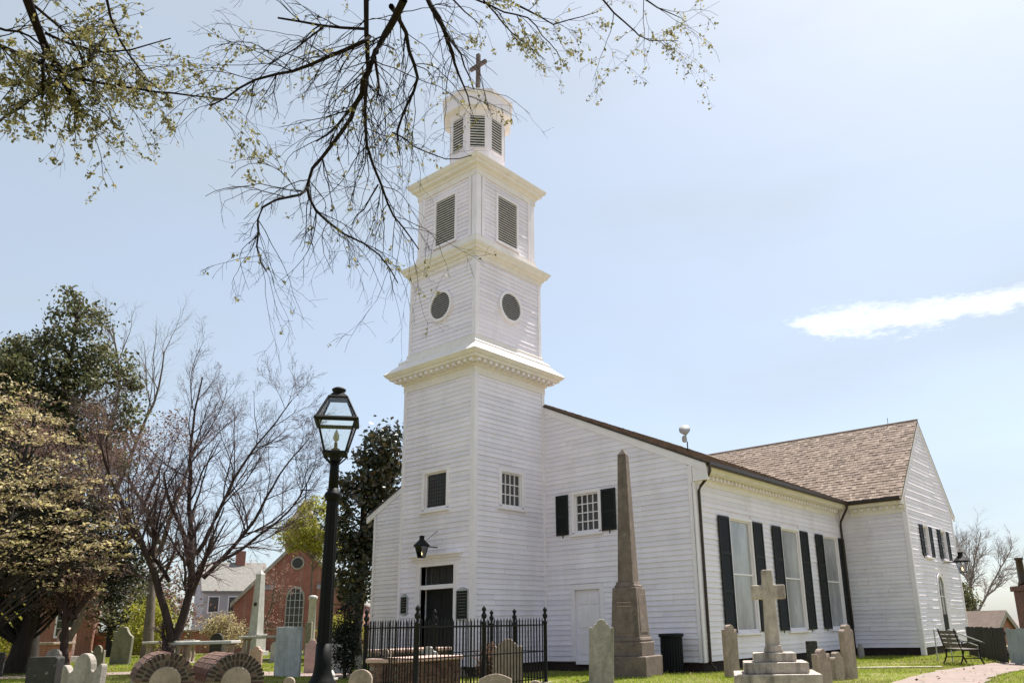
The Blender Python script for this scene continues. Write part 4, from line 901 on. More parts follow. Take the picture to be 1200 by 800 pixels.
MB().lathe([(.30, -.1), (.30, .3), (.2, .35), (.19, .5), (.17, 2.6), (.22, 2.66), (.22, 2.78), (.1, 2.84)], 14).build('column', 'marble', pc, smooth=True); MB().box(-.42, .42, -.42, .42, -.2, .12).build('plinth', 'marble_grey', pc, bevel=.015)

# ------------------------------------------------------------------ iron fence round the plot
fA, fB, fC, fD = Vector((-6.18, -4.69, 0)), Vector((-1.71, -4.26, 0)), Vector((-1.13, -1.87, 0)), Vector((-5.6, -2.3, 0))
fence = empty('iron_fence', fA, 0, 'black wrought iron picket fence with urn finials enclosing the brick box tomb', 'fence')
pk = MB().lathe([(.013, .0), (.013, 1.5), (.015, 1.505), (.003, 1.57)], 6).mesh('picket'); pk.materials.append(M['iron'])
ps_prof = [(.055, -.1), (.055, .1), (.045, .12), (.045, 1.42), (.062, 1.44), (.062, 1.47), (.03, 1.5), (.028, 1.54), (.058, 1.58), (.064, 1.63), (.04, 1.67), (.028, 1.70), (.05, 1.73), (.05, 1.77), (.02, 1.81), (.004, 1.84)]
pm = MB().lathe(ps_prof, 10).mesh('post'); pm.materials.append(M['iron']); pm.shade_smooth()
stn = MB().box(-.13, .13, -.13, .13, -.1, .07).mesh('post_stone'); stn.materials.append(M['stone_grey'])
def fence_run(p, q, mid):
    n = (q - p).length; u = (q - p) / n; k = int(n / .118); ang = math.atan2(u.y, u.x)
    for z in (.16, .78, 1.40):
        a, b = p - fA, q - fA; s = u.cross(Vector((0, 0, 1))) * .016
        MB().hexa([a - s + Vector((0, 0, z - .012)), b - s + Vector((0, 0, z - .012)), b + s + Vector((0, 0, z - .012)), a + s + Vector((0, 0, z - .012)), a - s + Vector((0, 0, z + .012)), b - s + Vector((0, 0, z + .012)), b + s + Vector((0, 0, z + .012)), a + s + Vector((0, 0, z + .012))]).build('rail', 'iron', fence)
    for i in range(1, k): inst('picket', pk, fence, p - fA + u * (n * i / k))
    for t in mid:
        o = inst('post', pm, fence, p - fA + u * (n * t)); inst('base_stone', stn, o)
fence_run(fA, fB, (0, .47)); fence_run(fB, fC, (0, .55)); fence_run(fC, fD, (0, .5)); fence_run(fD, fA, (0,))

# ------------------------------------------------------------------ bin, benches, things at the right
bn = empty('trash_bin', (2.85, -5.05, 0), 0, 'black slatted metal litter bin against the white nave wall', 'bin')
MB().lathe([(.29, .04), (.29, 1.0)], 20).build('liner', 'dark', bn, smooth=True)
slm = MB().box(.292, .312, -.028, .028, .05, 1.02).mesh('slat'); slm.materials.append(M['iron'])
for k in range(24): inst('slat', slm, bn, (0, 0, 0), 2 * PI * k / 24)
MB().lathe([(.30, .0), (.325, .0), (.325, .06), (.30, .06)], 24).build('bottom_ring', 'iron', bn); MB().lathe([(.30, 1.0), (.345, 1.0), (.36, 1.05), (.34, 1.09), (.2, 1.10)], 24).build('rim', 'iron', bn)
def bench(x, y, rz, ln, label):
    root = empty('park_bench', (x, y, terrain(x, y)), rz, label, 'bench')
    for k in range(5): MB().box(-ln / 2, ln / 2, -.22 + k * .095, -.22 + k * .095 + .078, .43, .46).build('seat_slat', 'wood_bench', root, bevel=.006)
    for k in range(4): o = MB().box(-ln / 2, ln / 2, -.014, .014, .52 + k * .12, .52 + k * .12 + .095).build('back_slat', 'wood_bench', root, bevel=.006); o.location = (0, .26 + .03 * k, 0)
    for sx in (-1, 1):
        X = sx * (ln / 2 - .08); mb = MB()
        mb.tube([(X, -.24, .42), (X, -.26, .2), (X, -.34, .0)], .024, 6); mb.tube([(X, .20, .42), (X, .24, .2), (X, .34, .0)], .024, 6)
        mb.tube([(X, -.26, .42), (X, .24, .42), (X, .28, .6), (X, .38, 1.02)], .024, 6); mb.tube([(X, -.25, .42), (X, -.28, .6), (X, -.2, .66), (X, .1, .66), (X, .3, .66)], .02, 6); mb.tube([(X, -.26, .2), (X, .24, .2)], .016, 6)
        mb.build('end_frame', 'iron', root)
    return root
bench(9.3, -11.1, Rd(33), 1.5, 'iron ended wooden bench beside the brick path')
st_ = empty('stone_seat', (12.6, -11.6, 0), Rd(-25), 'low stone block seat beside the dark board fence', 'seat'); MB().box(-.5, .5, -.22, .22, .3, .42).build('top', 'stone_tan', st_, bevel=.01)
for s in (-1, 1): MB().box(s * .36 - .09, s * .36 + .09, -.18, .18, -.1, .3).build('support', 'stone_tan', st_, bevel=.01)
def board_fence(p, q, h, mt, label, bw=.16):
    p, q = Vector(p), Vector(q); n = (q - p).length; ang = math.atan2(q.y - p.y, q.x - p.x)
    root = empty('board_fence', p, ang, label, 'fence'); k = int(n / bw); r = random.Random(int(n * 100))
    bm_ = MB().box(.006, bw - .006, -.012, .012, .04, h).mesh('board'); bm_.materials.append(M[mt])
    for i in range(k): inst('board', bm_, root, (i * bw, r.uniform(-.006, .006), r.uniform(-.02, .02)))
    for z in (.25, h - .2): MB().box(0, n, .013, .06, z, z + .09).build('rail', mt, root)
    return root
board_fence((15.4, -9.9, 0), (9.4, -12.3, 0), 1.02, 'fence_dark', 'dark board fence behind the benches')  # all boards share one near black colour
board_fence((9.3, -12.36, 0), (8.2, -13.6, 0), 1.0, 'slate_panel', 'pale grey green board fence at the edge of the path')
hr = empty('handrail', (11.8, -10.9, 0), Rd(-25), 'pale metal stair handrails sloping down behind the bench', 'railing')
for dy in (0, .55): MB().tube([(-1.1, dy, .98), (.9, dy, .42)], .022, 6).tube([(-1.1, dy, 0), (-1.1, dy, 1.0)], .02, 6).tube([(.9, dy, 0), (.9, dy, .44)], .02, 6).build('rail', 'marble_grey', hr)

# ------------------------------------------------------------------ vegetation helpers
def nrmz(v): return v / np.maximum(np.linalg.norm(v, axis=-1, keepdims=True), 1e-9)
def tubes(P, Rr, n):
    # P (m,k,3) polylines, Rr (m,k) radii -> verts, quads
    m, k, _ = P.shape
    d = np.empty_like(P); d[:, 1:-1] = P[:, 2:] - P[:, :-2]; d[:, 0] = P[:, 1] - P[:, 0]; d[:, -1] = P[:, -1] - P[:, -2]; d = nrmz(d)
    ref = np.where(np.abs(d[..., 2:3]) < .9, np.array([0, 0, 1.]), np.array([1., 0, 0])); a = nrmz(np.cross(d, ref)); b = np.cross(d, a)
    t = np.arange(n) * 2 * PI / n
    V = P[:, :, None] + Rr[:, :, None, None] * (a[:, :, None] * np.cos(t)[None, None, :, None] + b[:, :, None] * np.sin(t)[None, None, :, None])
    idx = np.arange(m * k * n).reshape(m, k, n); r = np.roll(idx, -1, 2)
    F = np.stack([idx[:, :-1], r[:, :-1], r[:, 1:], idx[:, 1:]], -1).reshape(-1, 4)
    return V.reshape(-1, 3), F
class Wood:
    def __init__(s): s.V = []; s.F = []; s.n = 0
    def add(s, P, Rr, n):
        V, F = tubes(np.asarray(P, float), np.asarray(Rr, float), n); s.V.append(V); s.F.append(F + s.n); s.n += len(V)
    def build(s, name, mt, parent): return np_obj(name, np.concatenate(s.V), np.concatenate(s.F), mt, parent, smooth=True)
def grow_level(rng, S, D, Ln, R0, k, wob, trop, taper, droop=0.):
    # grow m polylines of k points from starts S in directions D
    m = len(S); P = np.empty((m, k, 3)); P[:, 0] = S; d = nrmz(D.copy()); Rr = np.empty((m, k))
    for i in range(k): Rr[:, i] = R0 * (1 - (1 - taper) * i / (k - 1))
    for i in range(1, k):
        d = nrmz(d + rng.normal(0, wob, (m, 3)) + np.array([0, 0, trop - droop * i]))
        P[:, i] = P[:, i - 1] + d * (Ln / (k - 1))[:, None]
    return P, Rr
def spawn(rng, P, Rr, cnt, lo, hi, ang, lr, rr):
    # children on every polyline: cnt per line between fractions lo..hi, at angle ang
    m, k, _ = P.shape; t = rng.uniform(lo, hi, (m, cnt)) * (k - 1); i = np.minimum(t.astype(int), k - 2); f = (t - i)[..., None]; row = np.arange(m)[:, None]
    S = P[row, i] * (1 - f) + P[row, i + 1] * f; T = nrmz(P[row, i + 1] - P[row, i]); rad = Rr[row, i] * rr
    q = nrmz(np.cross(T, rng.normal(size=T.shape))); a = np.radians(rng.uniform(ang[0], ang[1], (m, cnt)))[..., None]
    D = T * np.cos(a) + q * np.sin(a); ln = np.linalg.norm(P[:, 1:] - P[:, :-1], axis=2).sum(1)[:, None] * rng.uniform(lr[0], lr[1], (m, cnt)) * (1.15 - .55 * t / (k - 1))
    return S.reshape(-1, 3), D.reshape(-1, 3), ln.reshape(-1), rad.reshape(-1)
def leaves(rng, C_, size, flat=.0, aspect=.55, jit=.35):
    # one folded pair of triangles per leaf
    n = len(C_); u = rng.normal(size=(n, 3)); u[:, 2] *= (1 - flat); u = nrmz(u); w_ = rng.normal(size=(n, 3)); w_[:, 2] += flat * 3; v = nrmz(np.cross(w_, u)); nn = np.cross(u, v)
    s = (size * rng.uniform(1 - jit, 1 + jit, n))[:, None]
    V = np.stack([C_ - u * s * .5, C_ + v * s * aspect * .5 + nn * s * .10, C_ + u * s * .5, C_ - v * s * aspect * .5 + nn * s * .10], 1).reshape(-1, 3)
    return V, np.arange(4 * n).reshape(n, 4)
def leaf_obj(name, rng, C_, size, mt, parent, **k):
    V, F = leaves(rng, C_, size, **k); return np_obj(name, V, F, mt, parent)
def around(rng, P, per, spread, sq=1.0):
    C_ = np.repeat(P.reshape(-1, 3), per, 0); o = rng.normal(0, spread, C_.shape); o[:, 2] *= sq; return C_ + o
def clump_tree(name, base, label, group, blobs, nclump, per, lsize, crad, mt, bark, seed, trunk_r=.2, trunk_to=None, flat=0., sq=.6, lean=(0, 0), shell=.55, aspect=.55, stems=1, layer=0):
    """leafy tree: crown clumps spread through ellipsoids (offset, radii), limbs run from the trunk to clumps"""
    rng = np.random.default_rng(seed); z0 = terrain(base[0], base[1])
    root = empty(name, (base[0], base[1], z0), 0, label, 'tree' if 'shrub' not in name else 'shrub', group)
    cs = []; vol = np.array([np.prod(b[1]) ** (2 / 3) for b in blobs]); vol = vol / vol.sum()
    for b, f in zip(blobs, vol):
        n = max(4, int(nclump * f)); q = nrmz(rng.normal(size=(n, 3))) * (shell + (1 - shell) * rng.uniform(size=(n, 1)) ** .6); q *= 1 + rng.normal(0, .07, (n, 1))
        cs.append(np.array(b[0]) + q * np.array(b[1]))
    cs = np.concatenate(cs); cs = cs[cs[:, 2] > .15]
    if layer: cs[:, 2] = np.round((cs[:, 2] + .25 * np.sin(cs[:, 0] * 2.1) + .2 * np.cos(cs[:, 1] * 1.7)) / layer) * layer - .25 * np.sin(cs[:, 0] * 2.1) - .2 * np.cos(cs[:, 1] * 1.7) + rng.normal(0, .05, len(cs))
    top = max(b[0][2] + b[1][2] * .6 for b in blobs) if trunk_to is None else trunk_to
    wd = Wood()
    for sidx in range(stems):
        k = 9; tz = np.linspace(-.2, top, k); P = np.zeros((1, k, 3)); P[0, :, 2] = tz; P[0, :, 0] = lean[0] * tz / top + rng.normal(0, .06, k).cumsum() * .6 + sidx * .25; P[0, :, 1] = lean[1] * tz / top + rng.normal(0, .06, k).cumsum() * .6
        Rr = (trunk_r * (1 - .85 * np.linspace(0, 1, k)))[None]; Rr[0, 0] *= 1.35; wd.add(P, Rr, 9)
    tr_ = P[0]
    sel = cs[rng.permutation(len(cs))[:min(len(cs), 90)]]
    k = 6; m = len(sel); Q = np.empty((m, k, 3)); hz = np.clip(sel[:, 2] - rng.uniform(.3, 1.0, m) * np.hypot(sel[:, 0], sel[:, 1]), top * .15, top * .95)
    st = np.stack([np.interp(hz, tr_[:, 2], tr_[:, 0]), np.interp(hz, tr_[:, 2], tr_[:, 1]), hz], 1)
    for i in range(k):
        t = i / (k - 1); Q[:, i] = st + (sel - st) * t; Q[:, i, 2] += .25 * np.sin(PI * t) * .6; Q[:, i] += rng.normal(0, .07, (m, 3)) * np.sin(PI * t)
    wd.add(Q, trunk_r * .28 * (1 - .8 * np.linspace(0, 1, k))[None].repeat(m, 0) * rng.uniform(.5, 1, (m, 1)), 4)
    wd.build('trunk', bark, root)
    C_ = np.repeat(cs, per, 0); rad = np.repeat(rng.uniform(.6, 1.3, len(cs)) * crad, per)[:, None]; q = rng.normal(0, .5, C_.shape); q[:, 2] *= sq; C_ = C_ + q * rad
    C_ = C_[C_[:, 2] > .05]
    leaf_obj('crown', rng, C_, lsize, mt, root, flat=flat, aspect=aspect)
    return root
def bare_tree(name, base, label, group, stems, seed, bark, lv, twig_leaf=None, h_scale=1.0):
    """leafless tree: stems = [(dir, length, radius)], lv = list of (children, lo, hi, ang, lenratio, radratio, k, wob, trop)"""
    rng = np.random.default_rng(seed); z0 = terrain(base[0], base[1]); root = empty(name, (base[0], base[1], z0), 0, label, 'tree', group)
    S = np.array([(sx, sy, sz) for (sx, sy, sz), d, l, r in stems], float); D = np.array([d for s_, d, l, r in stems], float); Ln = np.array([l for s_, d, l, r in stems], float); R0 = np.array([r for s_, d, l, r in stems], float)
    wd = Wood(); tw = Wood(); P, Rr = grow_level(rng, S, D, Ln, R0, 14, .09, .05, .22); wd.add(P, Rr, 8)
    for i, (c, lo, hi, ang, lr, rr, k, wob, trop) in enumerate(lv):
        S, D, Ln, R0 = spawn(rng, P, Rr, c, lo, hi, ang, lr, rr); R0 = np.maximum(R0, .0035); P, Rr = grow_level(rng, S, D, Ln, R0, k, wob, trop, .3)
        (wd if i < 1 else tw).add(P, Rr, 5 if i == 0 else 4 if i == 1 else 3)
    wd.build('trunk', bark, root); tw.build('twigs', 'twig_purple' if bark == 'bark_red' else bark, root)['kind'] = 'stuff'
    if twig_leaf:
        mt, per, size, spread = twig_leaf; leaf_obj('buds', rng, around(rng, P[:, -2:], per, spread), size, mt, root)
    return root
TG_ = 'trees standing in the churchyard'
# forked bare tree left of the lamp
bare_tree('bare_tree', (-5.6, 6.6), 'leafless dark tree forking low above the table tombs', TG_,
          [((0, 0, -.2), (-.06, .03, 1), 1.4, .20), ((-.02, .0, .9), (-.18, .20, 1), 6.6, .125), ((.03, 0, .95), (.28, -.22, 1), 5.2, .14), ((.25, -.18, 2.2), (.08, -.02, 1), 7.0, .095), ((.5, -.4, 2.7), (.62, -.62, 1), 4.8, .07), ((.7, -.55, 3.1), (.95, -1.0, .75), 4.2, .055), ((.3, -.25, 3.4), (.40, -.45, 1), 5.4, .065), ((-.2, .2, 2.6), (-.5, .6, 1), 4.6, .06)], 7, 'bark_red',
          [(13, .2, 1., (22, 52), (.30, .55), .5, 10, .10, .06), (10, .12, 1., (20, 50), (.35, .6), .5, 7, .12, .05), (6, .15, 1., (20, 50), (.35, .65), .55, 5, .13, .04), (3, .2, 1., (20, 50), (.4, .7), .8, 4, .14, .02)])
# left hand group
clump_tree('evergreen_tree', (-5.9, 16.8), 'tall dark evergreen tree rising above the other churchyard trees', TG_, [((0, 0, 12.9), (1.1, 1.1, 2.3)), ((-.5, .4, 11.2), (1.7, 1.6, 2.0)), ((-1.1, .8, 9.0), (2.0, 1.9, 2.0)), ((.9, -.6, 10.0), (1.5, 1.5, 2.0)), ((.3, 0, 7.0), (2.5, 2.3, 2.0))], 260, 80, .17, .5, 'leaf_ever', 'bark', 21, .3, flat=0, sq=.9)
clump_tree('evergreen_tree', (-9.0, 17.2), 'broad dark evergreen at the far left behind the flowering tree', TG_, [((0, 0, 9.6), (2.3, 2.3, 2.4)), ((-.6, .3, 7.0), (3.0, 2.8, 2.4)), ((1.6, 0, 6.2), (1.8, 1.8, 1.8))], 230, 120, .17, .65, 'leaf_ever', 'bark', 22, .3, sq=.9)
clump_tree('flowering_tree', (-10.1, 7.6), 'cream yellow flowering tree with layered boughs', TG_, [((0, 0, 5.5), (2.5, 2.2, 2.0)), ((.7, -.6, 4.2), (2.8, 2.5, 1.5)), ((-.4, .4, 7.0), (1.6, 1.5, 1.2)), ((1.2, -.8, 3.1), (2.0, 1.7, .8))], 380, 22, .105, .40, 'leaf_blossom', 'bark', 23, .15, flat=.5, sq=.16, shell=.3, lean=(.3, .2), layer=.62)
bare_tree('budding_tree', (-6.9, 10.4), 'purple brown budding tree between the evergreens and the bare tree', TG_,
          [((0, 0, -.2), (-.1, .1, 1), 3.0, .17), ((0, 0, 1.6), (-.5, .45, 1), 5.0, .11), ((0, 0, 1.8), (.45, -.5, 1), 5.2, .11), ((0, 0, 2.2), (.05, .0, 1), 5.4, .10)], 31, 'bark_red',
          [(9, .25, 1., (25, 60), (.4, .65), .5, 8, .14, .03), (7, .15, 1., (25, 60), (.4, .65), .5, 6, .16, .02), (5, .15, 1., (25, 60), (.4, .7), .6, 4, .18, .0)], twig_leaf=('leaf_purple', 6, .085, .13))
clump_tree('holly_tree', (-7.6, 12.6), 'low dark holly with drooping boughs shading the old tombs', TG_, [((0, 0, 4.0), (3.0, 2.8, 2.2)), ((1.6, -.6, 3.2), (1.8, 1.6, 1.2)), ((-1.8, .8, 3.4), (2.2, 2.0, 1.6))], 300, 110, .13, .6, 'leaf_dark', 'bark', 24, .32, sq=.7, lean=(.6, -.3), shell=.2)
clump_tree('holly_tree', (-9.6, 11.5), 'dark holly with leaning trunk at the edge of the shade', TG_, [((0, 0, 4.3), (2.4, 2.4, 1.7)), ((.8, -.4, 5.4), (1.8, 1.6, 1.2))], 170, 110, .13, .6, 'leaf_dark', 'bark', 25, .26, sq=.7, lean=(-1.0, .8), shell=.2)
bare_tree('bare_tree', (-2.2, 24.0), 'tall thin leafless tree behind the evergreens', TG_, [((0, 0, -.2), (.02, 0, 1), 6, .22), ((0, 0, 3.), (-.3, .3, 1), 11, .15), ((0, 0, 3.6), (.3, -.3, 1), 12, .15), ((0, 0, 5.), (0, .05, 1), 11.5, .14)], 33, 'bark_grey',
          [(12, .3, 1., (20, 50), (.25, .45), .5, 8, .12, .05), (8, .15, 1., (20, 50), (.35, .6), .5, 6, .14, .03), (5, .2, 1., (20, 50), (.4, .65), .6, 4, .15, .02)])
bare_tree('bare_tree', (-13.2, 22.0), 'grey leafless tree at the far left skyline', TG_, [((0, 0, -.2), (.02, 0, 1), 6, .25), ((0, 0, 4), (-.3, .3, 1), 9, .14), ((0, 0, 4.5), (.35, -.3, 1), 10, .14), ((0, 0, 5.), (0, .05, 1), 10, .14)], 34, 'bark_grey',
          [(11, .3, 1., (20, 50), (.25, .45), .5, 8, .12, .05), (7, .15, 1., (20, 50), (.35, .6), .5, 6, .14, .03), (4, .2, 1., (20, 50), (.4, .65), .6, 4, .15, .02)])
# magnolia behind the church, shrubs and distant trees
clump_tree('magnolia_tree', (5.2, 12.4), 'glossy dark magnolia tree behind the corner of the nave', TG_, [((.5, -.5, 9.2), (1.0, 1.0, 1.3)), ((.1, .1, 6.4), (1.35, 1.35, 2.0)), ((.0, -.0, 3.9), (1.25, 1.25, 1.9)), ((.5, -.3, 7.9), (1.2, 1.2, 1.5))], 150, 60, .24, .62, 'leaf_magn', 'bark', 26, .25, sq=.8, shell=.5)
clump_tree('evergreen_shrub', (-2.2, 3.0), 'dark upright evergreen shrub between the fence and marble headstone', 'shrubs around the church', [((0, 0, 1.2), (.36, .36, 1.3))], 60, 90, .07, .22, 'leaf_dark', 'bark', 27, .06, sq=.9, shell=.2)
clump_tree('flowering_shrub', (-1.9, -2.6), 'small dark red leaved shrub inside the fence', 'shrubs around the church', [((0, 0, .55), (.3, .3, .5))], 30, 50, .06, .18, 'leaf_purple', 'bark', 28, .03, sq=.9, shell=.2)
clump_tree('spring_tree', (14.6, 30.0), 'yellow green spring tree in front of the brick church belfry', 'trees beyond the churchyard', [((0, 0, 8.3), (1.3, 1.3, 1.9)), ((-1.0, .9, 7.4), (1.1, 1.1, 1.1)), ((.6, -.6, 6.9), (1.1, 1.1, 1.2))], 130, 60, .17, .5, 'leaf_spring', 'bark_grey', 29, .10, sq=.7)
clump_tree('spring_shrub', (3.0, 27.5), 'bright yellow green bush behind the forked bare tree', 'shrubs beyond the table tombs', [((0, 0, 1.6), (1.3, 1.3, 1.5))], 60, 110, .12, .5, 'leaf_spring', 'bark_grey', 30, .05, sq=.8, shell=.3)
clump_tree('spring_shrub', (-4.4, 26.5), 'yellow green bush glowing behind the leaning holly', 'shrubs beyond the table tombs', [((0, 0, 1.5), (1.6, 1.5, 1.2))], 60, 110, .12, .5, 'leaf_spring', 'bark_grey', 35, .05, sq=.8, shell=.3)
clump_tree('spring_shrub', (7.5, 27.5), 'orange and green bush beside the pale house', 'shrubs beyond the table tombs', [((0, 0, 1.3), (1.2, 1.2, 1.2))], 50, 80, .12, .5, 'leaf_blossom', 'bark_grey', 36, .05, sq=.8, shell=.3)
clump_tree('spring_shrub', (9.8, 19.8), 'yellow green bush between lamp post and evergreen shrub', 'shrubs beyond the table tombs', [((0, 0, 1.0), (1.3, 1.2, 1.0))], 50, 80, .12, .5, 'leaf_spring', 'bark_grey', 37, .05, sq=.8, shell=.3)
bare_tree('redbud_tree', (8.2, 25.0), 'pink budding redbud in front of the brick church', 'trees beyond the churchyard', [((0, 0, -.2), (.0, 0, 1), 2.2, .12), ((0, 0, 1.4), (-.4, .4, 1), 3.0, .07), ((0, 0, 1.5), (.4, -.4, 1), 3.0, .07)], 38, 'bark_grey',
          [(8, .3, 1., (25, 60), (.35, .6), .5, 7, .12, .03), (6, .15, 1., (25, 60), (.35, .6), .5, 5, .14, .02), (3, .2, 1., (20, 50), (.4, .65), .6, 4, .15, .02)], twig_leaf=('leaf_pink', 1, .08, .06))
trk = bare_tree('bare_tree', (1.2, 23.2), 'thick straight grey brown trunk behind the table tombs', TG_, [((0, 0, -.2), (.0, 0, 1), 7.5, .30), ((0, 0, 5.), (.3, -.2, 1), 6, .14), ((0, 0, 5.5), (-.3, .2, 1), 6, .14)], 39, 'bark_grey',
          [(8, .5, 1., (20, 50), (.25, .45), .4, 8, .12, .05), (6, .15, 1., (20, 50), (.35, .6), .5, 6, .14, .03), (4, .2, 1., (20, 50), (.4, .65), .6, 4, .15, .02)])
for i, (x, y, lab, sd) in enumerate(((58, -1.0, 'pale leafless tree beyond the brick outbuilding', 41), (66, 4.5, 'farther pale leafless tree on the skyline by the chimney', 42), (54, -7.0, 'leafless tree between outbuilding roof and brick chimney', 43))):
    bare_tree('bare_tree', (x, y), lab, 'trees beyond the churchyard', [((0, 0, -.2), (.0, 0, 1), 4, .22), ((0, 0, 3.), (-.4, .4, 1), 7, .12), ((0, 0, 3.), (.4, -.4, 1), 7, .12), ((0, 0, 3.), (0, .0, 1), 7.5, .12), ((0, 0, 3.), (.25, -.1, 1), 7.5, .10)], sd, 'bark_hazed',
              [(14, .2, 1., (20, 50), (.3, .5), .5, 7, .12, .04), (9, .1, 1., (20, 50), (.4, .65), .6, 5, .14, .03), (6, .1, 1., (20, 50), (.5, .8), .9, 4, .15, .02)])
clump_tree('evergreen_tree', (43.8, -3.5), 'dark evergreen peeping past the transept gable', 'trees beyond the churchyard', [((0, 0, 4.6), (.9, .9, 2.2))], 40, 70, .2, .5, 'leaf_ever', 'bark', 44, .18, sq=.7)
clump_tree('hedge_shrub', (42.4, -3.6), 'olive green hedge bush by the outbuilding roof', 'shrubs beyond the table tombs', [((0, 0, 3.4), (1.2, 1.2, 1.2)), ((0, 0, 2), (1.4, 1.4, 1.4))], 50, 70, .16, .5, 'leaf_spring', 'bark', 45, .1, sq=.7)

belt = ((-22, 40, 9, 'far evergreen of the belt beyond the leaning holly'), (-14, 47, 11, 'tall budding tree of the belt behind the brick house'), (-6, 52, 9, 'dark far tree directly behind the brick house roof'), (2.4, 60, 10, 'far evergreen between brick house and pale house'),
        (10, 66, 8, 'budding purple tree left of the pale house'), (30, 70, 9, 'dark far tree behind the brick church'), (-30, 30, 10, 'far evergreen at the edge of the churchyard wall'), (-18, 30, 7, 'budding tree beside the churchyard wall'), (3.6, 33.2, 6, 'dark evergreen at the end of the brick house wall'), (7.0, 37, 6, 'budding tree in front of the pale house'))
for i, (x, y, hh, lab) in enumerate(belt):
    clump_tree('far_tree', (x, y), lab, 'belt of trees beyond the houses', [((0, 0, hh * .55), (2.2, 2.2, hh * .45)), ((1.2, -1, hh * .3), (2.2, 2.0, hh * .3))], 70, 70, .34 if hh > 6 else .2, 1.0, ('leaf_ever', 'leaf_purple', 'leaf_dark')[(i if i < 8 else i + 1) % 3], 'bark', 60 + i, .25, sq=.8, shell=.3)
# ------------------------------------------------------------------ buildings beyond
def gable_house(name, loc, rz, wd, ln, ez, rz_, wall, roof, label, cat='house', over=.2, verge='stone_grey'):
    root = empty(name, loc, rz, label, cat)
    # gable end looks along -X local, wd across Y, ln along X
    MB().prism([(-wd / 2, -1), (wd / 2, -1), (wd / 2, ez), (0, rz_), (-wd / 2, ez)], lambda a, b, k: (ln * k, a, b)).build('wall', wall, root)
    sl = (rz_ - ez) / (wd / 2); rf_ = MB()
    for s in (-1, 1):
        y1 = s * (wd / 2 + over); z1 = ez - sl * over + .06; rf_.hexa([(-.2, 0, rz_ + .06), (ln + .2, 0, rz_ + .06), (ln + .2, y1, z1), (-.2, y1, z1), (-.2, 0, rz_ + .22), (ln + .2, 0, rz_ + .22), (ln + .2, y1, z1 + .16), (-.2, y1, z1 + .16)])
    rfo = rf_.build('roof', roof, root)
    for s in (-1, 1):
        y1 = s * (wd / 2 + over); z1 = ez - sl * over; MB().hexa([(-.23, 0, rz_ - .16), (-.201, 0, rz_ - .16), (-.201, y1, z1 - .16), (-.23, y1, z1 - .16), (-.23, 0, rz_ + .2), (-.201, 0, rz_ + .2), (-.201, y1, z1 + .2), (-.23, y1, z1 + .2)]).build('verge_board', verge, rfo)
    return root, rfo
def far_window(root, x, y0, y1, z0, z1, arch=False, cols=2, rows=3):
    if arch:
        c = (y0 + y1) / 2; w_ = (y1 - y0) / 2; zs = z1 - w_ * 1.4
        poly = [(y0, z0), (y1, z0), (y1, zs)] + [(c + w_ * math.cos(t) * (1 - .0 * t), zs + w_ * 1.4 * math.sin(t)) for t in [PI * k / 10 for k in range(1, 10)]] + [(y0, zs)]
        o = MB().prism(poly, lambda a, b, k: (x - .02 - .05 * k, a, b)).build('window', 'stone_grey', root)
        MB().prism([((a - c) * .84 + c, (b - z0) * .93 + z0 + .06) for a, b in poly], lambda a, b, k: (x - .072 - .01 * k, a, b)).build('pane', 'glass_dark', o)
    else:
        o = MB().box(x - .06, x - .02, y0 - .09, y1 + .09, z0 - .12, z1 + .09).build('window', 'trim', root); MB().box(x - .075, x - .062, y0, y1, z0, z1).build('pane', 'glass_dark', o)
    m_ = MB()
    for k in range(1, cols): yy = y0 + (y1 - y0) * k / cols; m_.box(x - .10, x - .083, yy - .025, yy + .025, z0 + .03, z1 - .05)
    for k in range(1, rows): zz = z0 + (z1 - z0) * k / rows; m_.box(x - .098, x - .083, y0 + .03, y1 - .03, zz - .02, zz + .02)
    m_.build('muntins', 'marble_grey', o)
yaw = math.atan2(.62, .78)
bc, bcr = gable_house('brick_church', (21.3, 42.2, .3), Rd(48), 9.6, 18, 3.6, 8.6, 'brick_far', 'roof_grey', 'red brick gothic church with pointed windows and a small belfry', 'church')
far_window(bc, 0, -.75, .75, 1.4, 4.9, True, 4, 6)
MB().prism([(.55 * math.cos(2 * PI * k / 20), 6.75 + .55 * math.sin(2 * PI * k / 20)) for k in range(20)], lambda a, b, k: (-.02 - .08 * k, a, b)).build('round_window', 'stone_grey', bc)
MB().prism([(.42 * math.cos(2 * PI * k / 20), 6.75 + .42 * math.sin(2 * PI * k / 20)) for k in range(20)], lambda a, b, k: (-.101 - .01 * k, a, b)).build('pane', 'glass_dark', [o for o in bc.children if o.name.startswith('round_window')][0])
for y in (-2.1, 2.1):
    MB().box(-.45, -.01, y - .35, y + .35, -1, 4.6).build('buttress', 'brick_far', bc, bevel=.03)
    MB().hexa([(-.5, y - .4, 4.6), (0, y - .4, 4.6), (0, y + .4, 4.6), (-.5, y + .4, 4.6), (-.1, y - .4, 5.0), (0, y - .4, 5.0), (0, y + .4, 5.0), (-.1, y + .4, 5.0)]).build('buttress_cap', 'stone_grey', bc)
bf = MB().box(.6, 3.0, -1.2, 1.2, 7.4, 9.6).build('belfry', 'brick_far', bc)
sqf(MB(), [(1.45, 9.6), (1.4, 9.75), (.75, 11.0), (.03, 12.4)], (1.8, 0)).build('belfry_roof', 'roof_tan', bc)
MB().box(1.75, 1.85, -.05, .05, 12.3, 13.7).box(1.752, 1.848, -.45, .45, 13.15, 13.25).build('belfry_cross', 'iron', bc)
MB().box(-5.5, 0, 5.4, 11.5, -1, 3.2).build('side_wing', 'brick_far', bc) if False else None
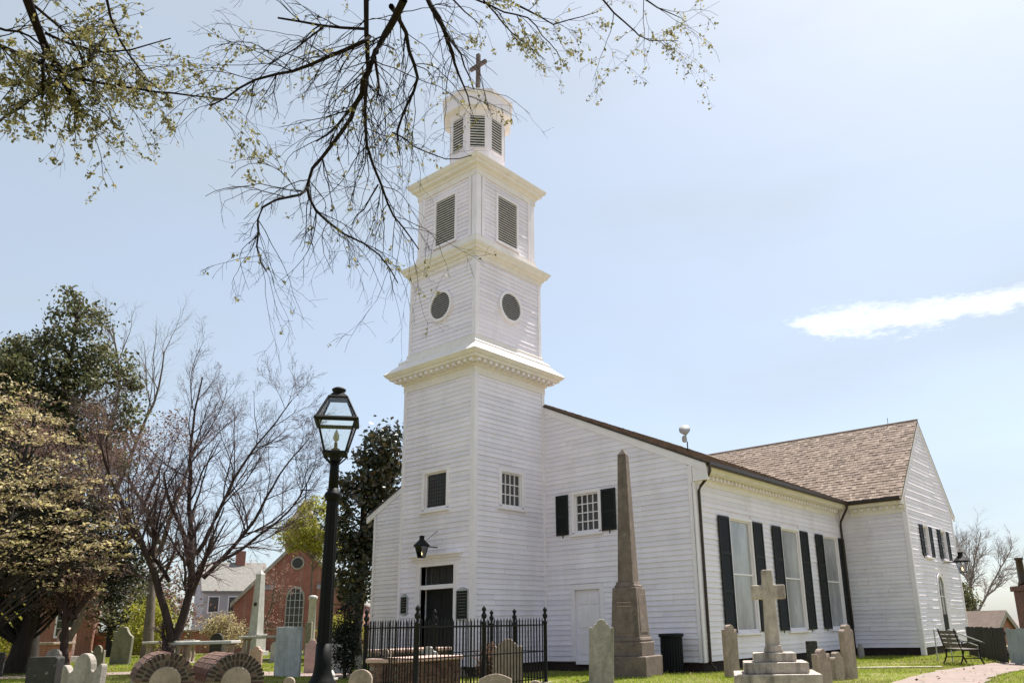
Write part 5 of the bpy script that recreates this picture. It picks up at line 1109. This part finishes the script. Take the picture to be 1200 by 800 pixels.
hs, hsr = gable_house('pale_house', (21.2, 58.0, .3), Rd(-20), 6.4, 5.6, 5.0, 7.7, 'white_wall', 'roof_grey', 'pale rendered house with grey roof beside the brick church', 'house')
for x in (.9, 2.6, 4.4):
    for z in (.9, 3.2):
        o = MB().box(x - .5, x + .5, -3.26, -3.21, z - .1, z + 1.4).build('window', 'trim', hs); MB().box(x - .4, x + .4, -3.28, -3.265, z, z + 1.3).build('pane', 'glass_dark', o)
MB().box(3.0, 3.8, -.4, .4, 7.2, 9.0).build('chimney', 'brick_far', hsr)
h3, h3r = gable_house('brick_house', (-1.6, 35.6, .3), Rd(66), 9.5, 8, 5.2, 7.8, 'brick_wall', 'roof_grey', 'dark red brick house with white sash window under the evergreens', 'house')
for y in (-3.4, -1.2, 1.0, 3.2):
    for z in (1.25, 3.6): far_window(h3, 0, y - .42, y + .42, z, z + 1.25)
yw = empty('brick_wall', (4.0, 21.5, .3), Rd(-38), 'low brick boundary wall of the churchyard', 'wall')
MB().box(-26, 16, 12.0, 12.35, -.3, 1.35).build('wall', 'brick_wall', yw); MB().box(-26, 16, 11.93, 12.42, 1.35, 1.45).build('coping', 'stone_tan', yw)
oh, ohr = gable_house('brick_outbuilding', (40.3, -6.5, -4.6), Rd(70), 4.2, 9, 4.1, 6.15, 'brick_wall', 'roof_brown', 'low brick outbuilding with tan gabled roof beyond the dark fence', 'house')
MB().box(4.2, 5.6, .4, 1.2, 5.6, 6.9).build('chimney', 'brick_dark', ohr)
ch = empty('brick_chimney', (24.7, -11.0, -.6), Rd(30), 'square brick chimney stack with a tall dark flue pipe', 'chimney')
MB().box(-.75, .75, -.75, .75, -1, 3.05).build('stack', 'brick_dark', ch, bevel=.02); MB().box(-.85, .85, -.85, .85, 3.05, 3.28).build('cap', 'brick_dark', ch, bevel=.02)
MB().lathe([(.22, 3.28), (.16, 3.5), (.15, 4.4), (.19, 4.42), (.19, 4.52)], 14, (-.05, .58, 0)).build('flue_pipe', 'gutter', ch, smooth=True)

# ------------------------------------------------------------------ overhanging elm boughs
BR = {"m":[[-13.06,-12.15,7.35],[-12.91,-11.68,7.28],[-13.22,-11.86,6.59],[-12.95,-11.25,6.45],[-13.16,-10.89,5.89],[-13.13,-10.79,5.76]],"ma":[[-13.13,-10.79,5.76],[-13.24,-10.93,5.54],[-13.6,-10.97,5.36],[-13.69,-10.86,5.14],[-13.63,-10.84,4.83],[-13.22,-10.32,4.92]],"mb":[[-13.13,-10.79,5.76],[-13.08,-10.85,5.49],[-12.78,-11.01,5.24],[-12.45,-11.17,5.15],[-12.25,-11.23,4.85]],"l2":[[-13.11,-11.6,7.64],[-12.9,-11.41,7.06],[-12.71,-11.12,6.77],[-12.49,-10.89,6.53],[-12.29,-10.88,6.13],[-11.94,-10.74,5.92],[-11.72,-10.92,5.53]],"c":[[-12.98,-11.5,7.3],[-13.14,-11.61,7.09],[-13.33,-11.05,7.0],[-13.78,-10.75,6.69],[-14.08,-10.53,6.33]],"c2":[[-13.02,-11.5,7.4],[-13.41,-11.28,7.29],[-13.71,-11.0,7.35]],"c3":[[-13.41,-11.28,7.29],[-13.44,-10.88,7.18],[-13.72,-10.89,6.84]],"d":[[-12.96,-11.85,7.5],[-12.62,-11.55,7.78],[-12.31,-11.35,7.65],[-12.24,-11.49,7.27],[-12.19,-10.97,6.82],[-11.94,-10.8,6.71]],"d2":[[-12.19,-10.97,6.82],[-11.57,-10.68,7.04],[-11.31,-10.9,6.9],[-11.07,-11.09,7.01]],"e":[[-12.24,-11.49,8.44],[-12.09,-11.69,7.86],[-11.49,-11.27,7.9],[-11.36,-11.39,7.41]],"e1":[[-12.17,-11.6,8.1],[-11.91,-11.76,7.66],[-11.46,-11.54,7.54]],"f":[[-13.1,-11.8,6.9],[-13.12,-11.65,6.47],[-13.27,-11.47,6.08],[-13.42,-11.36,5.9]],"f2":[[-12.29,-10.88,6.13],[-12.38,-10.73,5.84],[-12.43,-10.61,5.69]],"f3":[[-13.1,-11.78,6.85],[-12.85,-11.57,6.77],[-12.87,-11.53,6.57]],
"L":[[-15.36,-9.04,7.62],[-15.11,-8.84,7.31],[-14.84,-8.67,7.22],[-14.73,-8.72,6.87],[-14.6,-8.76,6.67]],"L1":[[-15.54,-8.69,7.17],[-15.42,-8.63,7.22],[-14.87,-8.72,7.15],[-14.44,-8.96,7.11],[-14.09,-9.22,7.14],[-13.33,-9.48,7.32]],"L2":[[-15.11,-8.84,7.31],[-15.09,-9.02,6.85],[-14.94,-8.48,6.85]],"L3":[[-15.28,-8.29,6.45],[-15.12,-8.41,6.74],[-15.03,-8.83,6.77]],"L4":[[-15.3,-9.0,7.6],[-15.04,-9.01,7.49],[-14.83,-9.09,7.26],[-14.69,-8.79,7.24]],"L5":[[-14.87,-8.72,7.15],[-14.79,-9.16,7.04],[-14.72,-9.15,7.3],[-14.62,-9.09,7.61]],"L6":[[-14.54,-9.22,7.56],[-14.26,-9.02,7.46],[-14.11,-9.3,7.1]],"L7":[[-15.54,-8.76,7.28],[-15.36,-8.89,7.28],[-15.12,-8.81,7.31]],"L8":[[-15.13,-8.95,7.36],[-14.67,-8.82,7.49],[-14.45,-9.26,7.42],[-14.12,-9.47,7.68]],
"r1":[[-11.46,-11.27,9.17],[-11.07,-11.41,9.07],[-10.8,-11.85,8.86],[-10.16,-11.77,8.79],[-10.05,-11.9,8.45]],"r2":[[-10.4,-12.52,9.21],[-10.08,-12.68,8.94],[-9.92,-12.89,8.6],[-9.45,-12.79,8.86],[-9.32,-13.17,8.73]],"r3":[[-11.3,-11.41,9.17],[-10.7,-11.45,8.89],[-10.22,-11.64,8.69]],"r4":[[-10.05,-12.94,9.14],[-9.72,-13.11,9.01],[-9.57,-13.39,8.79]],"r5":[[-11.6,-11.1,9.14],[-11.3,-11.2,8.95],[-11.05,-11.25,8.85]],"r6":[[-10.9,-11.71,9.08],[-10.58,-12.08,8.75],[-10.24,-12.52,8.93]]}
RAD = {"m": (.040, .013), "ma": (.015, .005), "mb": (.016, .006), "l2": (.028, .007), "c": (.026, .007), "c2": (.016, .010), "c3": (.011, .005), "d": (.030, .008), "d2": (.011, .005), "e": (.034, .006), "e1": (.016, .006), "f": (.020, .008), "f2": (.010, .004), "f3": (.016, .006), "L": (.048, .014), "L1": (.024, .006), "L2": (.024, .01), "L3": (.012, .008), "L4": (.016, .007), "L5": (.016, .006), "L6": (.012, .005), "L7": (.014, .010), "L8": (.016, .006)}
elm = empty('overhanging_elm', (-19.2, -14.2, 0), 0, 'elm with long drooping boughs and sparse young leaves hanging above the churchyard', 'tree')
O_ = np.array([-19.2, -14.2, 0.])
def resample(pts, step=.12, jit=.012, rng=None):
    pts = np.array(pts, float); out = []
    # catmull rom through the points
    Q = np.vstack([2 * pts[0] - pts[1], pts, 2 * pts[-1] - pts[-2]])
    for i in range(1, len(Q) - 2):
        n = max(2, int(np.linalg.norm(Q[i + 1] - Q[i]) / step))
        for k in range(n):
            t = k / n; a, b, c, d = Q[i - 1], Q[i], Q[i + 1], Q[i + 2]
            p = .5 * ((2 * b) + (-a + c) * t * .6 + (2 * a - 5 * b + 4 * c - d) * t * t * .6 + (-a + 3 * b - 3 * c + d) * t ** 3 * .6) + (1 - .6) * (b + (c - b) * t) - .5 * 2 * b * (1 - .6) if False else b + (c - b) * t
            out.append(p)
    out.append(pts[-1]); out = np.array(out)
    sm = out.copy(); sm[1:-1] = .25 * out[:-2] + .5 * out[1:-1] + .25 * out[2:]
    return sm + (rng.normal(0, jit, sm.shape) if rng is not None else 0)
erng = np.random.default_rng(77); wd = Wood(); tw = Wood(); lc = []; twl = []
trunk = [(-19.2, -14.2, -.3), (-19.15, -14.2, 2.5), (-18.9, -14.1, 4.6), (-18.5, -13.9, 6.2)]
def limb(pts, r0, r1, sides=8, jit=.012):
    P = resample(pts, .16, jit, erng); n = len(P); R_ = np.linspace(r0, r1, n); wd.add((P - O_)[None], R_[None], sides); return P, R_
limb(trunk, .36, .27, 12)
limb([(-18.5, -13.9, 6.2), (-17.2, -13.4, 7.6), (-15.6, -13.0, 8.4), (-14.2, -12.6, 8.0), tuple(BR['m'][0])], .20, .040)
limb([(-15.6, -13.0, 8.4), (-14.3, -12.3, 8.5), tuple(BR['l2'][0])], .07, .028)
limb([(-17.2, -13.4, 7.6), (-15.2, -12.9, 9.2), (-13.2, -12.0, 9.2), tuple(BR['e'][0])], .10, .034)
limb([(-18.5, -13.9, 6.2), (-17.4, -12.0, 7.9), (-16.2, -10.2, 8.5), tuple(BR['L'][0])], .17, .048)
limb([(-17.4, -12.0, 7.9), (-16.4, -9.8, 7.9), tuple(BR['L1'][0])], .06, .024); limb([(-16.4, -9.8, 7.9), (-15.9, -9.1, 7.5), tuple(BR['L7'][0])], .03, .014); limb([(-16.4, -9.8, 7.9), (-15.8, -8.7, 7.0), tuple(BR['L3'][0])], .03, .012)
limb([(-13.2, -12.0, 9.2), (-12.2, -11.3, 9.7), tuple(BR['r5'][0])], .05, .018); limb([(-12.2, -11.3, 9.7), (-11.8, -11.2, 9.5), tuple(BR['r1'][0])], .03, .016); limb([(-12.2, -11.3, 9.7), tuple(BR['r3'][0])], .025, .013)
limb([(-13.2, -12.0, 9.2), (-11.8, -12.2, 9.9), (-11.0, -12.4, 9.6), tuple(BR['r2'][0])], .04, .016); limb([(-11.0, -12.4, 9.6), tuple(BR['r4'][0])], .02, .012)
limb([(-16.2, -10.2, 8.5), (-15.2, -9.7, 8.2), tuple(BR['L6'][0])], .03, .012)
for key, pts in BR.items():
    r0, r1 = RAD.get(key, (.014, .004)); P, R_ = limb(pts, r0, r1, 7, .009)
    ln = np.linalg.norm(np.diff(P, axis=0), axis=1).sum(); leafy = key[0] in 'Lr'
    n = int(ln * (12 if key[0] == 'L' else 6 if leafy else 7 if key in ('e', 'e1', 'd2') else 11))
    i = erng.integers(max(1, int(len(P) * .12)), len(P) - 1, n); T = nrmz(P[np.minimum(i + 1, len(P) - 1)] - P[i - 1]); q = nrmz(np.cross(T, erng.normal(size=T.shape)))
    a = np.radians(erng.uniform(20, 65, n))[:, None]; D = T * np.cos(a) + q * np.sin(a)
    Q, Rq = grow_level(erng, P[i], D, erng.uniform(.35, 1.15, n), np.minimum(R_[i] * .45, .0065), 9, .14, -.02, .4, droop=.020); tw.add(Q - O_, Rq, 4)
    S, D2, L2, R2_ = spawn(erng, Q, Rq, 3, .15, 1., (20, 55), (.3, .6), .7); Q2, Rq2 = grow_level(erng, S, D2, L2, np.maximum(R2_, .0018), 6, .16, -.02, .6, droop=.03); tw.add(Q2 - O_, Rq2, 3)
    S, D3, L3, R3_ = spawn(erng, Q2, Rq2, 2, .15, 1., (20, 60), (.4, .7), .8); Q3, Rq3 = grow_level(erng, S, D3, L3, np.maximum(R3_, .0016), 4, .18, -.02, .7, droop=.03); tw.add(Q3 - O_, Rq3, 3)
    dens = {'L': .62, 'r': .42}.get(key[0], .07 if key in ('d', 'e', 'e1', 'd2', 'l2') else .03)
    for QQ, per in ((Q2, 4), (Q3, 3), (Q, 3)):
        pts_ = QQ[:, 1:].reshape(-1, 3); keep = erng.uniform(size=len(pts_)) < dens * .62; lc.append(np.repeat(pts_[keep], per, 0))
wd.build('trunk', 'bark_black', elm); tw.build('twigs', 'bark_black', elm)['kind'] = 'stuff'
lc = np.concatenate(lc); leaf_obj('crown', erng, lc + erng.normal(0, .022, lc.shape) - O_, .046, 'leaf_elm', elm, aspect=.6)

# ------------------------------------------------------------------ grass
def grass(n, seed):
    rng = np.random.default_rng(seed); d = rng.uniform(17, 52, n * 2) ; a = math.atan2(.595, .755) + np.radians(rng.uniform(-38, 36, n * 2)); x = CAM.x + d * np.cos(a); y = CAM.y + d * np.sin(a)
    ok = ~((x > -.1) & (x < 3.5) & (y > -.1) & (y < 3.5)) & ~((x > 3.3) & (x < 23) & (y > -5.8) & (y < 9.3)) & ~((x > 15.2) & (x < 23) & (y > -8.5))
    def inrib(pl, pr, x, y):
        # left and right polylines as interpolated bounds along x
        px = np.array(pl)[:, 0]; o = np.argsort(px); l = np.interp(x, px[o], np.array(pl)[o, 1]); qx = np.array(pr)[:, 0]; o2 = np.argsort(qx); r_ = np.interp(x, qx[o2], np.array(pr)[o2, 1]); return (y < l) & (y > r_)
    ok &= ~inrib([(-9, -13.2), (-3, -12.3), (1.3, -11.5), (5.8, -11.3), (9, -11.65), (13.5, -12.4), (22, -13.5)], [(-9, -16.2), (-3, -14.6), (1.8, -13.2), (4.8, -12.95), (8, -13.3), (13.5, -14.2), (22, -15.4)], x, y)
    ok &= ~(inrib([(-24, 21.5), (-12, 13.2), (-5.6, 8.6), (-3.2, 6.6), (-1.2, 5.2), (.6, 3.6)], [(-24, 18.8), (-12, 10.6), (-6.6, 7.0), (-4.2, 5.2), (-2.4, 3.6), (-1.6, 2.2)], x, y) & (x < .3))
    pn = np.sin(x * .9 + 1.3 * np.sin(y * .7)) + np.sin(y * 1.1 + 1.7 * np.sin(x * .5)) + .5 * np.sin(x * 3.1 + y * 2.3); ok &= (pn < .8) | (rng.uniform(size=len(x)) < .35)
    ok &= ~((x > -6.1) & (x < -1.2) & (y > -4.6) & (y < -.2))
    x, y, d = x[ok][:n], y[ok][:n], d[ok][:n]; n = len(x); z = np.array([terrain(p, q) for p, q in zip(x, y)]) - .01
    h = rng.uniform(.03, .085, n) * (1 + .8 * (rng.uniform(size=n) > .97)); wd_ = rng.uniform(.006, .012, n) * (d / 22); t = rng.uniform(0, 2 * PI, n); le = rng.normal(0, .35, (n, 2)) * h[:, None]
    B0 = np.stack([x - wd_ * np.cos(t), y - wd_ * np.sin(t), z], 1); B1 = np.stack([x + wd_ * np.cos(t), y + wd_ * np.sin(t), z], 1); T = np.stack([x + le[:, 0], y + le[:, 1], z + h], 1)
    o = np_obj('grass', np.stack([B0, B1, T], 1).reshape(-1, 3), np.arange(3 * n).reshape(n, 3), 'grass_blade'); tag(o, 'short uneven spring grass of the churchyard lawn', 'grass', kind='stuff')
grass(260000, 9)
lr = np.random.default_rng(12); lx = lr.uniform(-8, 16, 2600); ly = lr.uniform(-14, 22, 2600); lk = ~((lx > -.2) & (ly > -5.9) & (ly < 9.4)); lx, ly = lx[lk], ly[lk]
lo_ = leaf_obj('fallen_leaves', lr, np.stack([lx, ly, np.array([terrain(a, b) for a, b in zip(lx, ly)]) + .055], 1), .07, 'leaf_dry', None, flat=.9, aspect=.7); tag(lo_, 'dry brown leaves scattered over lawn and paths', 'leaves', kind='stuff')
